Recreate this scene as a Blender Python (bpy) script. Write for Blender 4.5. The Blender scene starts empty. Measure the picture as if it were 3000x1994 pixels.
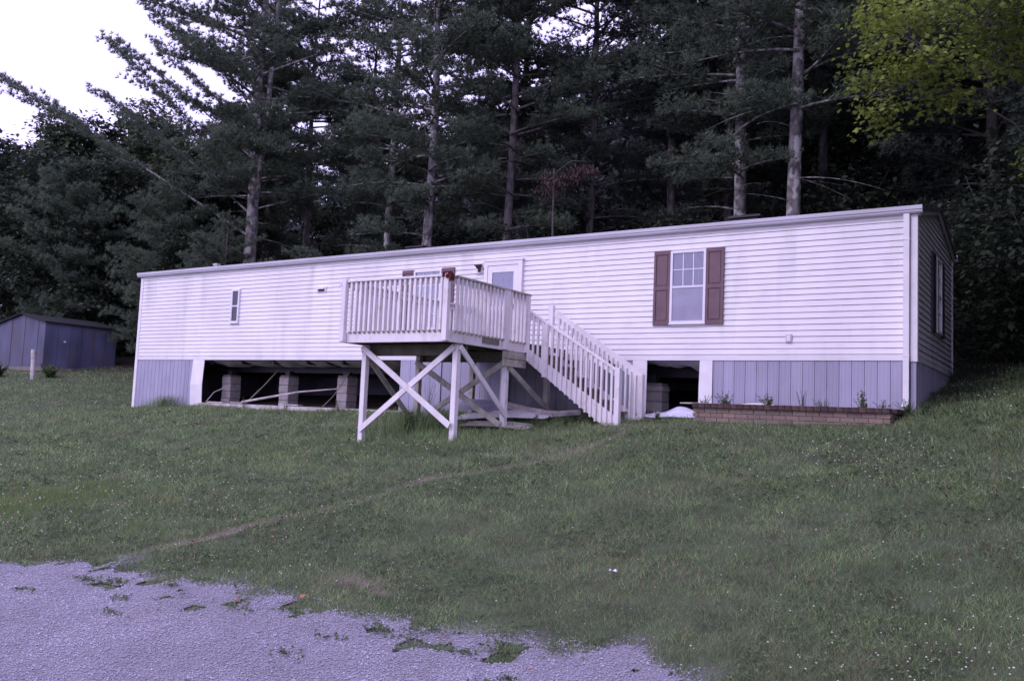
import bpy, math, random
import numpy as np
from mathutils import Vector, Matrix
R = math.radians
random.seed(7); rng = np.random.default_rng(7)
scene = bpy.context.scene
C = scene.collection

# ------------------------------------------------------------------ camera
cam_d = bpy.data.cameras.new("camera"); cam = bpy.data.objects.new("camera", cam_d); C.objects.link(cam)
cam_d.sensor_width = 36; cam_d.lens = 36*2572.48/3000; cam_d.clip_end = 900; cam_d.clip_start = .1
_r = Vector((0.83820957, 0.54370759, 0.04227029)); _u = Vector((0.01122539, -0.09469591, 0.99544295)); _f = Vector((-0.54523271, 0.83391531, 0.08547834))
cam.matrix_world = Matrix(((_r.x, _u.x, -_f.x, 2.2463), (_r.y, _u.y, -_f.y, -15.2243), (_r.z, _u.z, -_f.z, 1.6), (0, 0, 0, 1)))
scene.camera = cam

# ------------------------------------------------------------------ light: pale lavender overcast evening
SUN_EL, SUN_AZ = 38, 205          # azimuth clockwise from +Y
world = bpy.data.worlds.new("World"); scene.world = world; world.use_nodes = True
nt = world.node_tree; nt.nodes.clear()
sky = nt.nodes.new("ShaderNodeTexSky"); sky.sky_type = 'NISHITA'; sky.sun_disc = False
sky.sun_elevation = R(SUN_EL); sky.sun_rotation = R(SUN_AZ); sky.dust_density = 4; sky.air_density = 1.2
mix = nt.nodes.new("ShaderNodeMixRGB"); mix.inputs[0].default_value = .88
mix.inputs[2].default_value = (12.6, 11.2, 19.6, 1)
bg = nt.nodes.new("ShaderNodeBackground"); bg.inputs[1].default_value = .1
out = nt.nodes.new("ShaderNodeOutputWorld")
nt.links.new(sky.outputs[0], mix.inputs[1]); nt.links.new(mix.outputs[0], bg.inputs[0]); nt.links.new(bg.outputs[0], out.inputs[0])
sun_d = bpy.data.lights.new("sun", 'SUN'); sun_d.energy = .9; sun_d.angle = R(25); sun_d.color = (.93, .86, 1)
sun = bpy.data.objects.new("sun", sun_d); C.objects.link(sun)
_d = Vector((math.sin(R(SUN_AZ))*math.cos(R(SUN_EL)), math.cos(R(SUN_AZ))*math.cos(R(SUN_EL)), math.sin(R(SUN_EL))))
sun.rotation_euler = _d.to_track_quat('Z', 'Y').to_euler()
vs = scene.view_settings; vs.view_transform = 'Standard'; vs.look = 'None'; vs.exposure = 0.12; vs.gamma = 1; vs.use_curve_mapping = False
scene.render.engine = 'CYCLES'

# ------------------------------------------------------------------ materials
def mat(name, col, rough=.7, var=.12, scale=3., col2=None, stretch=(1, 1, 1), bump=0., bscale=40., spec=.3, obj_rand=0., island=0., metallic=0., bstretch=(1, 1, 1), lo=.35, hi=.65, detail=5):
    m = bpy.data.materials.new(name); m.use_nodes = True; t = m.node_tree; n = t.nodes; L = t.links
    b = n["Principled BSDF"]; b.inputs["Roughness"].default_value = rough; b.inputs["Specular IOR Level"].default_value = spec
    b.inputs["Metallic"].default_value = metallic
    tc = n.new("ShaderNodeTexCoord"); mp = n.new("ShaderNodeMapping"); mp.inputs["Scale"].default_value = stretch
    L.new(tc.outputs["Object"], mp.inputs[0])
    ns = n.new("ShaderNodeTexNoise"); ns.inputs["Scale"].default_value = scale; ns.inputs["Detail"].default_value = detail
    L.new(mp.outputs[0], ns.inputs["Vector"])
    mr = n.new("ShaderNodeMapRange"); mr.inputs[1].default_value = lo; mr.inputs[2].default_value = hi
    L.new(ns.outputs[0], mr.inputs[0])
    mx = n.new("ShaderNodeMixRGB"); L.new(mr.outputs[0], mx.inputs[0])
    c2 = col2 or tuple(c*(1-var*2) for c in col)
    mx.inputs[1].default_value = (*col, 1); mx.inputs[2].default_value = (*c2, 1)
    last = mx.outputs[0]
    if obj_rand or island:
        if obj_rand:
            oi = n.new("ShaderNodeObjectInfo"); src = oi.outputs["Random"]; amt = obj_rand
        else:
            g = n.new("ShaderNodeNewGeometry"); src = g.outputs["Random Per Island"]; amt = island
        m2 = n.new("ShaderNodeMapRange"); m2.inputs[3].default_value = 1-amt; m2.inputs[4].default_value = 1+amt
        L.new(src, m2.inputs[0])
        hs = n.new("ShaderNodeHueSaturation"); L.new(m2.outputs[0], hs.inputs["Value"]); L.new(last, hs.inputs["Color"]); last = hs.outputs[0]
    L.new(last, b.inputs["Base Color"])
    if bump:
        mp2 = n.new("ShaderNodeMapping"); mp2.inputs["Scale"].default_value = bstretch; L.new(tc.outputs["Object"], mp2.inputs[0])
        n2 = n.new("ShaderNodeTexNoise"); n2.inputs["Scale"].default_value = bscale; n2.inputs["Detail"].default_value = 6; L.new(mp2.outputs[0], n2.inputs["Vector"])
        bp = n.new("ShaderNodeBump"); bp.inputs["Strength"].default_value = bump; bp.inputs["Distance"].default_value = .02
        L.new(n2.outputs[0], bp.inputs["Height"]); L.new(bp.outputs[0], b.inputs["Normal"])
    return m

def add_layer(m, colour, scale, stretch, lo, hi, strength, detail=6):
    """mix one more noise-masked stain colour over the base colour"""
    t = m.node_tree; n = t.nodes; L = t.links; b = n["Principled BSDF"]
    prev = b.inputs["Base Color"].links[0].from_socket
    tc = n.new("ShaderNodeTexCoord"); mp = n.new("ShaderNodeMapping"); mp.inputs["Scale"].default_value = stretch; mp.inputs["Location"].default_value = (3.1*scale, 1.7, .4)
    L.new(tc.outputs["Object"], mp.inputs[0]); ns = n.new("ShaderNodeTexNoise"); ns.inputs["Scale"].default_value = scale; ns.inputs["Detail"].default_value = detail
    L.new(mp.outputs[0], ns.inputs["Vector"]); mr = n.new("ShaderNodeMapRange"); mr.inputs[1].default_value = lo; mr.inputs[2].default_value = hi; mr.inputs[4].default_value = strength
    L.new(ns.outputs[0], mr.inputs[0]); mx = n.new("ShaderNodeMixRGB"); L.new(mr.outputs[0], mx.inputs[0]); L.new(prev, mx.inputs[1]); mx.inputs[2].default_value = (*colour, 1)
    L.new(mx.outputs[0], b.inputs["Base Color"])
    return m

M = {}
M['siding'] = add_layer(mat('siding', (.86, .83, .85), .45, scale=1.2, col2=(.76, .73, .74), stretch=(.6, 1, .35), bump=.08, bscale=8, bstretch=(.5, 1, 4)), (.46, .47, .40), 1.4, (1.4, 1, .20), .54, .76, .55)
add_layer(M['siding'], (.60, .56, .55), 9, (.25, 1, 2.5), .52, .75, .45)
M['siding_end_shaded'] = add_layer(mat('siding_end_shaded', (.66, .64, .68), .5, scale=2, var=.08), (.35, .37, .28), 3, (1, 1, .6), .5, .8, .5)  # end wall's shade put into the base tone, greenish stain over it
M['trim'] = mat('white_trim', (.84, .81, .82), .5, var=.05, scale=4)
M['siding_lap_shade'] = mat('siding_lap_shade', (.62, .60, .64), .8, var=.05)  # grey core seen between courses, toned to draw the lap shadow lines
M['gutter'] = mat('gutter_metal', (.56, .54, .60), .4, var=.06, scale=2, col2=(.47, .45, .48), stretch=(.4, 1, 4))
M['roof'] = mat('roof_shingle', (.10, .10, .11), .9, var=.2, scale=12)
M['skirt'] = mat('skirting_vinyl', (.40, .385, .49), .5, scale=2.5, col2=(.345, .335, .43), stretch=(1, 1, .4), obj_rand=.07)
add_layer(M['skirt'], (.27, .27, .27), 3, (1, 1, .5), .55, .8, .5)
M['skirt_shaded'] = mat('skirting_shaded', (.22, .22, .26), .6, scale=3, col2=(.16, .16, .18), obj_rand=.08)  # skirting copy with the shade below the landing put into its colour
M['shutter'] = mat('shutter_maroon', (.175, .108, .120), .5, scale=5, col2=(.145, .09, .10))
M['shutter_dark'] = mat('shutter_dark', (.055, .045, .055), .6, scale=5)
M['window_frame'] = mat('window_frame', (.80, .78, .82), .4, var=.03)
M['curtain'] = mat('curtain', (.60, .58, .66), .8, scale=4, col2=(.48, .46, .55), stretch=(6, 1, .6))
M['room_dark'] = mat('crawl_dark', (.03, .028, .028), .9)
M['screen'] = mat('screen', (.36, .35, .45), .6, scale=3, col2=(.30, .29, .38))
M['door'] = mat('door_white', (.66, .65, .76), .4, var=.04)
M['metal_dark'] = mat('dark_metal', (.035, .03, .035), .4)
M['black'] = mat('shed_black', (.02, .02, .022), .8)
M['deck'] = add_layer(mat('deck_white_paint', (.82, .78, .80), .6, scale=4, col2=(.72, .67, .67), stretch=(1, 1, .4), obj_rand=.05, bump=.1, bscale=30), (.36, .33, .22), 6, (1, 1, .8), .56, .8, .6)
M['deck_dirty'] = add_layer(mat('deck_mouldy_paint', (.50, .47, .43), .7, scale=5, col2=(.36, .34, .27), obj_rand=.1, bump=.2, bscale=30), (.18, .17, .10), 7, (1, 1, 1), .5, .75, .7)
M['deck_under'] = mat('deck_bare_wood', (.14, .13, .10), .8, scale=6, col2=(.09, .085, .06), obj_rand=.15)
M['tips'] = mat('baluster_tip', (.52, .49, .42), .8, scale=9, col2=(.36, .33, .24), obj_rand=.1)
M['wood_grey'] = mat('grey_wood', (.24, .21, .19), .8, scale=5, col2=(.15, .13, .11), stretch=(1, 1, .2))
M['wood_pale'] = mat('pale_wood', (.60, .55, .55), .7, scale=7, col2=(.38, .34, .32))
M['block'] = mat('concrete_block', (.40, .36, .36), .9, scale=6, col2=(.31, .28, .27), obj_rand=.12, bump=.4, bscale=60)
M['brick'] = add_layer(mat('planter_brick', (.33, .225, .165), .9, scale=4, col2=(.24, .175, .135), obj_rand=.22, bump=.5, bscale=50), (.20, .19, .20), 2.2, (1, 1, 1), .5, .62, .5)
add_layer(M['brick'], (.48, .19, .06), 2.6, (1, 1, 1), .58, .64, .75)
M['brick_cap'] = mat('planter_cap', (.14, .075, .065), .9, scale=6, col2=(.07, .05, .045), obj_rand=.25, bump=.5, bscale=50)
M['mortar'] = mat('mortar', (.33, .31, .31), .95, scale=20)
M['soil'] = mat('soil', (.07, .05, .035), 1, scale=8)
M['sheet'] = mat('white_plastic_sheet', (.78, .77, .92), .4, var=.06, scale=3, bump=.5, bscale=7)
M['insul'] = mat('underbelly_liner', (.62, .60, .62), .7, scale=4, col2=(.38, .36, .37))
M['shed'] = add_layer(mat('shed_blue_metal', (.115, .12, .20), .6, scale=1.2, col2=(.065, .067, .11), stretch=(1, 1, .5), obj_rand=.14), (.11, .085, .08), 1.5, (1.5, 1.5, .7), .5, .75, .7)
M['bark'] = mat('pine_bark', (.17, .15, .145), .95, scale=9, col2=(.055, .05, .048), stretch=(1, 1, .35), bump=.8, bscale=14, bstretch=(1, 1, .3))
M['bark_light'] = add_layer(mat('lichen_bark', (.24, .22, .215), .95, scale=7, col2=(.075, .07, .065), stretch=(1, 1, .5), bump=.8, bscale=14), (.40, .39, .37), 5, (1, 1, .7), .50, .58, .85)
M['twig'] = mat('branch_bark', (.09, .08, .075), .95, var=.2, scale=5)
M['birch'] = add_layer(mat('pale_bark', (.75, .73, .78), .8, scale=3, var=.02), (.04, .04, .04), 5, (1, 1, 3), .48, .52, 1)
M['red_cloth'] = mat('red_cloth', (.11, .018, .020), .8, scale=12, col2=(.06, .012, .012))
M['paper'] = mat('white_paper', (.75, .75, .85), .7)
M['leaf_orange'] = mat('orange_leaf', (.36, .17, .10), .7, obj_rand=.25)
M['leaf_red'] = mat('dead_red_leaf', (.09, .048, .045), .8, scale=5, var=.2)
M['clover'] = mat('clover_white', (.72, .70, .60), .8, island=.25)

def foliage(name, c1, c2, transl=.3, island=.35, scale=.9, rough=.6, spec=.25):
    m = mat(name, c1, rough, col2=c2, scale=scale, island=island, spec=spec)
    t = m.node_tree; n = t.nodes; L = t.links; b = n["Principled BSDF"]; o = n["Material Output"]
    tr = n.new("ShaderNodeBsdfTranslucent"); L.new(b.inputs["Base Color"].links[0].from_socket, tr.inputs[0])
    ms = n.new("ShaderNodeMixShader"); ms.inputs[0].default_value = transl; L.new(b.outputs[0], ms.inputs[1]); L.new(tr.outputs[0], ms.inputs[2]); L.new(ms.outputs[0], o.inputs[0])
    return m
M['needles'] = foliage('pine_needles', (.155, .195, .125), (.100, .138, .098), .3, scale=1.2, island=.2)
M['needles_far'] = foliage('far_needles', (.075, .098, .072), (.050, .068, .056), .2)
M['leaves_shaded'] = foliage('broadleaf_shaded', (.048, .066, .038), (.030, .043, .028), .3)  # deep shade of the wood put into the leaf colour
M['leaves_left'] = foliage('broadleaf_left', (.125, .155, .085), (.065, .092, .055), .35)
M['maple'] = foliage('maple_leaves', (.27, .33, .055), (.12, .17, .045), .4, island=.3, scale=1.3)
M['grass'] = foliage('grass_blades', (.285, .385, .165), (.165, .250, .120), .35, island=.7, scale=2.2)
add_layer(M['grass'], (.085, .145, .07), 1.1, (1, 1, 1), .48, .66, .6)
add_layer(M['grass'], (.34, .34, .21), .7, (1, 1, 1), .52, .72, .4)
M['grass_dry'] = foliage('dry_grass', (.30, .25, .15), (.20, .17, .11), .3, island=.35)
M['grass_light'] = foliage('fresh_grass', (.21, .31, .10), (.15, .23, .08), .35, island=.3)
M['weed'] = foliage('weed_leaves', (.135, .19, .075), (.08, .12, .055), .3, island=.35, scale=4)

# ------------------------------------------------------------------ mesh helpers
def tag(o, label=None, cat=None, group=None, kind=None):
    if label: o['label'] = label
    if cat: o['category'] = cat
    if group: o['group'] = group
    if kind: o['kind'] = kind
    return o
WTH = {}          # things whose parts are written in world coordinates
def link(name, me, parent=None, loc=None, rotz=0):
    o = bpy.data.objects.new(name, me); C.objects.link(o)
    if parent:
        o.parent = parent
        if parent.name in WTH and loc is None: loc = -Vector(parent.location)
    if loc: o.location = loc
    if rotz: o.rotation_euler = (0, 0, rotz)
    return o
def thing(name, loc, label, cat, group=None, rotz=0):
    return tag(link(name, None, None, loc, rotz), label, cat, group)
def wthing(*a, **k):
    o = thing(*a, **k); WTH[o.name] = 1; return o
def np_mesh(name, V, tris, m, smooth=False, quads=False):
    k = 4 if quads else 3
    me = bpy.data.meshes.new(name); V = np.ascontiguousarray(V, np.float32); F = np.ascontiguousarray(tris, np.int32)
    me.vertices.add(len(V)); me.vertices.foreach_set("co", V.ravel())
    me.loops.add(F.size); me.loops.foreach_set("vertex_index", F.ravel())
    me.polygons.add(len(F)); me.polygons.foreach_set("loop_start", np.arange(0, F.size, k, dtype=np.int32)); me.polygons.foreach_set("loop_total", np.full(len(F), k, np.int32))
    if smooth: me.polygons.foreach_set("use_smooth", np.ones(len(F), bool))
    me.update(calc_edges=True); me.materials.append(m); return me
class B:
    def __init__(s): s.v = []; s.f = []
    def add(s, v, f):
        k = len(s.v); s.v += [tuple(p) for p in v]; s.f += [tuple(i+k for i in q) for q in f]; return s
    def box(s, x0, x1, y0, y1, z0, z1):
        return s.add([(x0,y0,z0),(x1,y0,z0),(x1,y1,z0),(x0,y1,z0),(x0,y0,z1),(x1,y0,z1),(x1,y1,z1),(x0,y1,z1)],
                     [(0,3,2,1),(4,5,6,7),(0,1,5,4),(1,2,6,5),(2,3,7,6),(3,0,4,7)])
    def bar(s, p, q, w, h, up=(0, 0, 1)):
        p = Vector(p); q = Vector(q); d = (q-p).normalized(); a = d.cross(Vector(up)); a = a.normalized() if a.length > 1e-5 else Vector((1, 0, 0)); c = a.cross(d)
        a = a*w/2; c = c*h/2
        return s.add([p-a-c, p+a-c, p+a+c, p-a+c, q-a-c, q+a-c, q+a+c, q-a+c], [(0,3,2,1),(4,5,6,7),(0,1,5,4),(1,2,6,5),(2,3,7,6),(3,0,4,7)])
    def prism(s, poly, axis, a, b):
        """poly of 2-D points extruded along axis (0,1,2) from a to b"""
        def P(u, v, w): return {0: (w, u, v), 1: (u, w, v), 2: (u, v, w)}[axis]
        n = len(poly); v = [P(u, w, a) for u, w in poly]+[P(u, w, b) for u, w in poly]
        return s.add(v, [tuple(range(n)), tuple(range(2*n-1, n-1, -1))]+[(i, n+i, n+(i+1) % n, (i+1) % n) for i in range(n)])
    def tube(s, pts, rad, n=7):
        pts = [Vector(p) for p in pts]; k0 = len(s.v); ref = Vector((.31, .17, 1)) if abs((pts[-1]-pts[0]).normalized().z) < .9 else Vector((1, .1, 0))
        for i, p in enumerate(pts):
            d = (pts[min(i+1, len(pts)-1)]-pts[max(i-1, 0)]).normalized(); a = d.cross(ref).normalized(); b = d.cross(a); r = rad[i] if hasattr(rad, '__len__') else rad
            s.v += [tuple(p+(a*math.cos(t)+b*math.sin(t))*r) for t in [2*math.pi*j/n for j in range(n)]]
        for i in range(len(pts)-1):
            for j in range(n):
                s.f.append((k0+i*n+j, k0+i*n+(j+1) % n, k0+(i+1)*n+(j+1) % n, k0+(i+1)*n+j))
        s.f.append(tuple(k0+(len(pts)-1)*n+j for j in range(n))); return s
    def mesh(s, name, m, smooth=False):
        me = bpy.data.meshes.new(name); me.from_pydata(s.v, [], s.f); me.materials.append(m)
        import bmesh
        bm = bmesh.new(); bm.from_mesh(me); bmesh.ops.recalc_face_normals(bm, faces=bm.faces); bm.to_mesh(me); bm.free()
        if smooth: me.polygons.foreach_set("use_smooth", np.ones(len(me.polygons), bool))
        return me
    def build(s, name, m, parent=None, loc=None, rotz=0, smooth=False, bevel=0):
        o = link(name, s.mesh(name, M[m] if isinstance(m, str) else m, smooth), parent, loc, rotz)
        if bevel:
            md = o.modifiers.new("bevel", 'BEVEL'); md.width = bevel; md.segments = 1; md.limit_method = 'ANGLE'
        return o
def box(name, m, x0, x1, y0, y1, z0, z1, parent=None, bevel=0, **k): return B().box(x0, x1, y0, y1, z0, z1).build(name, m, parent, bevel=bevel, **k)

# ------------------------------------------------------------------ terrain
CTRL=[(2.2,-15.2,0),(-6,-10.3,0),(-3.7,-10.2,0),(-1.3,-9.7,0),(.1,-9.8,.02),(5,-10,.15),(10,-15,.1),(-12,-14,-.1),(-13,-9.5,.1),(-20,-14,-.1),
(-8.4,-3.65,1.03),(-6.33,-3.82,1.14),(-6.33,-2.3,1.30),(-4.44,-1.55,1.53),(-6.4,-.67,1.63),(-3.2,-1.2,1.63),(-.15,-1.25,1.70),(0,0,1.97),(-3.2,0,1.72),
(-20.5,0,1.38),(-17.5,0,1.5),(-14,0,1.5),(-10.6,0,1.58),(-17,-3,1.05),(-25,-6,.8),(-25,1,1.75),(-32,-2,1.7),(-20,-8,.35),
(2,-5,1.05),(7,-6,1.2),(3,0,2.15),(8,0,2.4),(0,4.5,2.75),(5,5,3.2),(-10,4.8,2.2),(-20.5,4.8,2.0),(-36,5,3.0),(-34,8,3.4),(-3,-6,.78),(1,-7.5,.55)]
def hill(x,y):
    yy=np.clip(y-4,0,60)
    s=np.clip(((x-2.2)+1.3*(y+15.2)+8)/26,0,1);s=s*s*(3-2*s);up=np.clip(y-11,0,52)*(.10+.22*np.clip((x+1.0*y+8)/25,0,1))*s
    return np.where(y<4, np.clip(.17*(y+9.5),-.2,2.3), 2.3+.22*yy+up)
for X in (-48,-30,-12,6,20):
    for Y in (-24,16,26): CTRL.append((X,Y,float(hill(X,Y))))
for X in (-48,20):
    for Y in (-14,-4,6): CTRL.append((X,Y,float(hill(X,Y))))
CA=np.array(CTRL,float)
def _k(r2): return .5*r2*np.log(r2+1e-9)
_n=len(CA); _A=np.zeros((_n+3,_n+3))
_A[:_n,:_n]=_k(((CA[:,None,:2]-CA[None,:,:2])**2).sum(-1))+np.eye(_n)*.3
_A[:_n,_n]=1;_A[:_n,_n+1:]=CA[:,:2];_A[_n:,:_n]=_A[:_n,_n:].T
_W=np.linalg.solve(_A,np.r_[CA[:,2],0,0,0])
def gz(x,y):
    x=np.asarray(x,float);y=np.asarray(y,float); s=x.shape; x=x.ravel();y=y.ravel(); o=np.empty(len(x))
    for i in range(0,len(x),20000):
        a=x[i:i+20000];b=y[i:i+20000]
        k=_k((a[:,None]-CA[None,:,0])**2+(b[:,None]-CA[None,:,1])**2)
        r=k@_W[:_n]+_W[_n]+a*_W[_n+1]+b*_W[_n+2]
        d=np.maximum(np.maximum(-42-a,a-14),np.maximum(-20-b,b-20))
        t=np.clip(d/6,0,1);t=t*t*(3-2*t)
        o[i:i+20000]=r*(1-t)+hill(a,b)*t
    return o.reshape(s)
def sn(x, y):   # small undulation of the lawn
    return .018*np.sin(1.7*x+.6*y)*np.sin(1.3*y-.4*x+1)+.010*np.sin(4.1*x+1.3*y+2)*np.sin(3.7*y+.9*x)+.006*np.sin(9.3*x-2*y)*np.sin(8.1*y+3*x)
def vnoise(x, y, s=1., seed=0):   # smooth value noise 0..1
    x = np.asarray(x, float)/s; y = np.asarray(y, float)/s; xi = np.floor(x).astype(int); yi = np.floor(y).astype(int); fx = x-xi; fy = y-yi
    fx = fx*fx*(3-2*fx); fy = fy*fy*(3-2*fy)
    def h(a, b): return np.modf(np.abs(np.sin(a*127.1+b*311.7+seed*17.3)*43758.5453))[0]
    return (h(xi, yi)*(1-fx)+h(xi+1, yi)*fx)*(1-fy)+(h(xi, yi+1)*(1-fx)+h(xi+1, yi+1)*fx)*fy
def gzn(x, y): return gz(x, y)+sn(np.asarray(x), np.asarray(y))
def g1(x, y): return float(gzn(np.array([x]), np.array([y]))[0])

PATH = np.array([(-5.9, -10.0), (-5.66, -9.35), (-5.52, -8.93), (-5.49, -8.37), (-5.27, -7.93), (-5.12, -7.38), (-5.01, -6.75), (-4.87, -6.05), (-4.55, -5.73), (-4.28, -5.42), (-3.98, -4.58), (-3.84, -4.33), (-3.83, -3.29), (-4.0, -2.2)])
def path_dist(x, y):
    d = np.full(np.shape(x), 1e9)
    for a, b in zip(PATH[:-1], PATH[1:]):
        ab = b-a; t = np.clip(((x-a[0])*ab[0]+(y-a[1])*ab[1])/(ab@ab), 0, 1); d = np.minimum(d, np.hypot(x-a[0]-t*ab[0], y-a[1]-t*ab[1]))
    return d
DRV = np.array([(-60, -16), (-14, -13.4), (-9, -11.9), (-6.4, -10.71), (-5.95, -10.42), (-5.69, -10.06), (-5.3, -10.22), (-4.19, -10.11), (-3.43, -10.14), (-2.63, -9.97), (-1.44, -9.87), (-.78, -9.77), (-.38, -9.62), (-.12, -9.8), (.2, -9.95), (.7, -10.6), (1.3, -12), (1.6, -30)])
def drv_in(x, y):      # > 0 inside the gravel, ragged edge and grassy islands
    e = np.interp(x, DRV[:, 0], DRV[:, 1])
    d = e-y+.30*(vnoise(x, y, .40, 3)-.5)+.16*(vnoise(x, y, .12, 4)-.5)
    isl = np.clip((vnoise(x, y, .22, 8)*.7+vnoise(x, y, .08, 18)*.3-.60)*5, 0, 1)*np.clip((.9-(e-y))/.9, 0, 1)
    return d-isl*1.2
def dirt_amt(x, y):
    w = .06+.10*vnoise(x, y, .6, 5)+.05*vnoise(x, y, .12, 15)
    d = np.clip(1.25-path_dist(x+.12*(vnoise(x, y, .5, 16)-.5), y)/w, 0, 1)*np.clip(vnoise(x, y, .55, 6)*.9+.10+.35*vnoise(x, y, .1, 17), .25, .85)
    for cx, cy, rx, ry in ((-3.13, -9.35, .35, .16), (-2.75, -9.45, .2, .1), (-4.9, -4.6, .5, .2), (-3.85, -4.4, .3, .3), (-4.2, -2.1, .5, .3)):
        d = np.maximum(d, np.clip(1.3-np.hypot((x-cx)/rx, (y-cy)/ry), 0, 1)*(.4+.6*vnoise(x, y, .1, 7)))
    return d

def grid(xs, ys):
    X, Y = np.meshgrid(xs, ys); nx, ny = len(xs), len(ys)
    i = np.arange(ny-1)[:, None]*nx+np.arange(nx-1)[None, :]; i = i.ravel()
    return X.ravel(), Y.ravel(), np.stack([i, i+1, i+nx+1, i+nx], 1)
xs = np.r_[np.linspace(-300, -50, 26)[:-1], np.arange(-50, -22, 1.), np.arange(-22, -9, .25), np.arange(-9, 4, .07), np.arange(4, 12, .25), np.arange(12, 40, 1.5), np.linspace(40, 300, 26)]
ys = np.r_[np.linspace(-200, -20, 20)[:-1], np.arange(-20, -13, .5), np.arange(-13, -2, .07), np.arange(-2, 6, .2), np.arange(6, 60, 1.5), np.linspace(60, 400, 30)]
X, Y, F = grid(xs, ys)
Z = gzn(X, Y)-.035*dirt_amt(X, Y)
gm = mat('lawn_soil', (.080, .105, .055), .95, scale=3, col2=(.045, .055, .030), bump=.7, bscale=25)
add_layer(gm, (.10, .10, .055), 14, (1, 1, 1), .5, .7, .5)
_t = gm.node_tree; _b = _t.nodes["Principled BSDF"]; _p = _b.inputs["Base Color"].links[0].from_socket
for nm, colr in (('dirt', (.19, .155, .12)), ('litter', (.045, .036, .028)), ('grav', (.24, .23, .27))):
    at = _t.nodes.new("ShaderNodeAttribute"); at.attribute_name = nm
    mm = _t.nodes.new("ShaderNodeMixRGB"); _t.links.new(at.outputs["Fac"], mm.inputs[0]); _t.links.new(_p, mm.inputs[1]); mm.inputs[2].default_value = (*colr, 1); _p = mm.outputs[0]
_t.links.new(_p, _b.inputs["Base Color"])
me = np_mesh("ground", np.stack([X, Y, Z], 1), F, gm, True, True)
a = me.attributes.new('dirt', 'FLOAT', 'POINT'); a.data.foreach_set('value', dirt_amt(X, Y).astype(np.float32))
a = me.attributes.new('grav', 'FLOAT', 'POINT'); a.data.foreach_set('value', np.clip(.75+drv_in(X, Y)*2.2, 0, .85).astype(np.float32)*np.clip(-Y-8, 0, 1).astype(np.float32))
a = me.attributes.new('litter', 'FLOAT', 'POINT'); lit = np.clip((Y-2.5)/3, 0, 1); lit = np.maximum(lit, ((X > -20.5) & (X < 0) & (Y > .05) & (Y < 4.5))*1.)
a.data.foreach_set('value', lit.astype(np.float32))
tag(link("ground", me), kind='structure')

# gravel driveway sheet, ragged edge
xs = np.arange(-14, 3, .05); ys = np.arange(-15.6, -9.3, .05); X, Y, F = grid(xs, ys)
keep = drv_in(X[F].mean(1), Y[F].mean(1)) > 0; F = F[keep]
u, inv = np.unique(F, return_inverse=True); F = inv.reshape(F.shape); X = X[u]; Y = Y[u]
grm = mat('driveway_gravel', (.33, .315, .37), .95, scale=75, col2=(.21, .20, .24), bump=1., bscale=70)
add_layer(grm, (.24, .22, .20), 1.2, (1, 1, 1), .5, .75, .35)
tag(link("gravel_driveway", np_mesh("gravel_driveway", np.stack([X, Y, gzn(X, Y)+.012+.01*vnoise(X, Y, .12, 9)], 1), F, grm, True, True)), kind='structure')
n = 170000
sx = rng.uniform(-9, 2.2, n); sy = -13.2+3.9*rng.random(n)**.8; k = (drv_in(sx, sy) > -.26*rng.random(n)**2.5); sx = sx[k]; sy = sy[k]; n = len(sx)
r = rng.uniform(.003, .0085, n)*np.where(rng.random(n) < .04, 1.7, 1); z = gzn(sx, sy)+.017+.01*vnoise(sx, sy, .12, 9)
octv = np.array([(1, 0, 0), (0, 1, 0), (-1, 0, 0), (0, -1, 0), (0, 0, .7), (0, 0, -.7)]); th = rng.uniform(0, 6.28, n); cs, s_ = np.cos(th), np.sin(th)
jit = rng.uniform(.6, 1.3, (n, 6, 1)); P = octv[None]*jit*r[:, None, None]
V = np.stack([P[..., 0]*cs[:, None]-P[..., 1]*s_[:, None]+sx[:, None], P[..., 0]*s_[:, None]+P[..., 1]*cs[:, None]+sy[:, None], P[..., 2]+z[:, None]], -1).reshape(-1, 3)
of = np.array([(0, 1, 4), (1, 2, 4), (2, 3, 4), (3, 0, 4)]); T = (of[None]+np.arange(n)[:, None, None]*6).reshape(-1, 3)
stone = mat('gravel_stones', (.37, .355, .42), .9, scale=1.2, col2=(.29, .275, .315), island=.38)
tag(link("gravel", np_mesh("gravel", V, T, stone)), 'loose pale crushed gravel covering the driveway', 'gravel', kind='stuff')
CAMX, CAMY = 2.246, -15.224
def blades(name, x, y, h, w, lean, m, label, cat, z=None, seg=1):
    n = len(x); z = gzn(x, y)-.01 if z is None else z; a = rng.uniform(0, 6.283, n); la = rng.uniform(0, 6.283, n)
    ww = np.stack([np.cos(a), np.sin(a)], 1)*w[:, None]/2; L2 = np.stack([np.cos(la), np.sin(la)], 1)*(lean*h)[:, None]
    P = np.stack([x, y], 1)
    if seg == 1:
        V = np.stack([np.c_[P-ww, z], np.c_[P+ww, z], np.c_[P+L2, z+h]], 1).reshape(-1, 3); T = np.arange(3*n).reshape(-1, 3)
    else:
        md = P+L2*.3
        V = np.stack([np.c_[P-ww, z], np.c_[P+ww, z], np.c_[md+ww*.8, z+h*.6], np.c_[md-ww*.8, z+h*.6], np.c_[P+L2, z+h*.97]], 1).reshape(-1, 3)
        T = (np.array([(0, 1, 2), (0, 2, 3), (3, 2, 4)])[None]+np.arange(n)[:, None, None]*5).reshape(-1, 3)
    return tag(link(name, np_mesh(name, V, T, m)), label, cat, kind='stuff')
def sector(n, r0, r1, pw=1.):
    """random lawn points, denser near the viewer's side of the yard"""
    r = r0*(r1/r0)**(rng.random(n)**pw); a = rng.uniform(R(-68), R(6), n); w_ = rng.random(n) < .10; a = np.where(w_, rng.uniform(R(-85), R(45), n), a)
    return CAMX+r*np.sin(a), CAMY+r*np.cos(a), r
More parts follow.
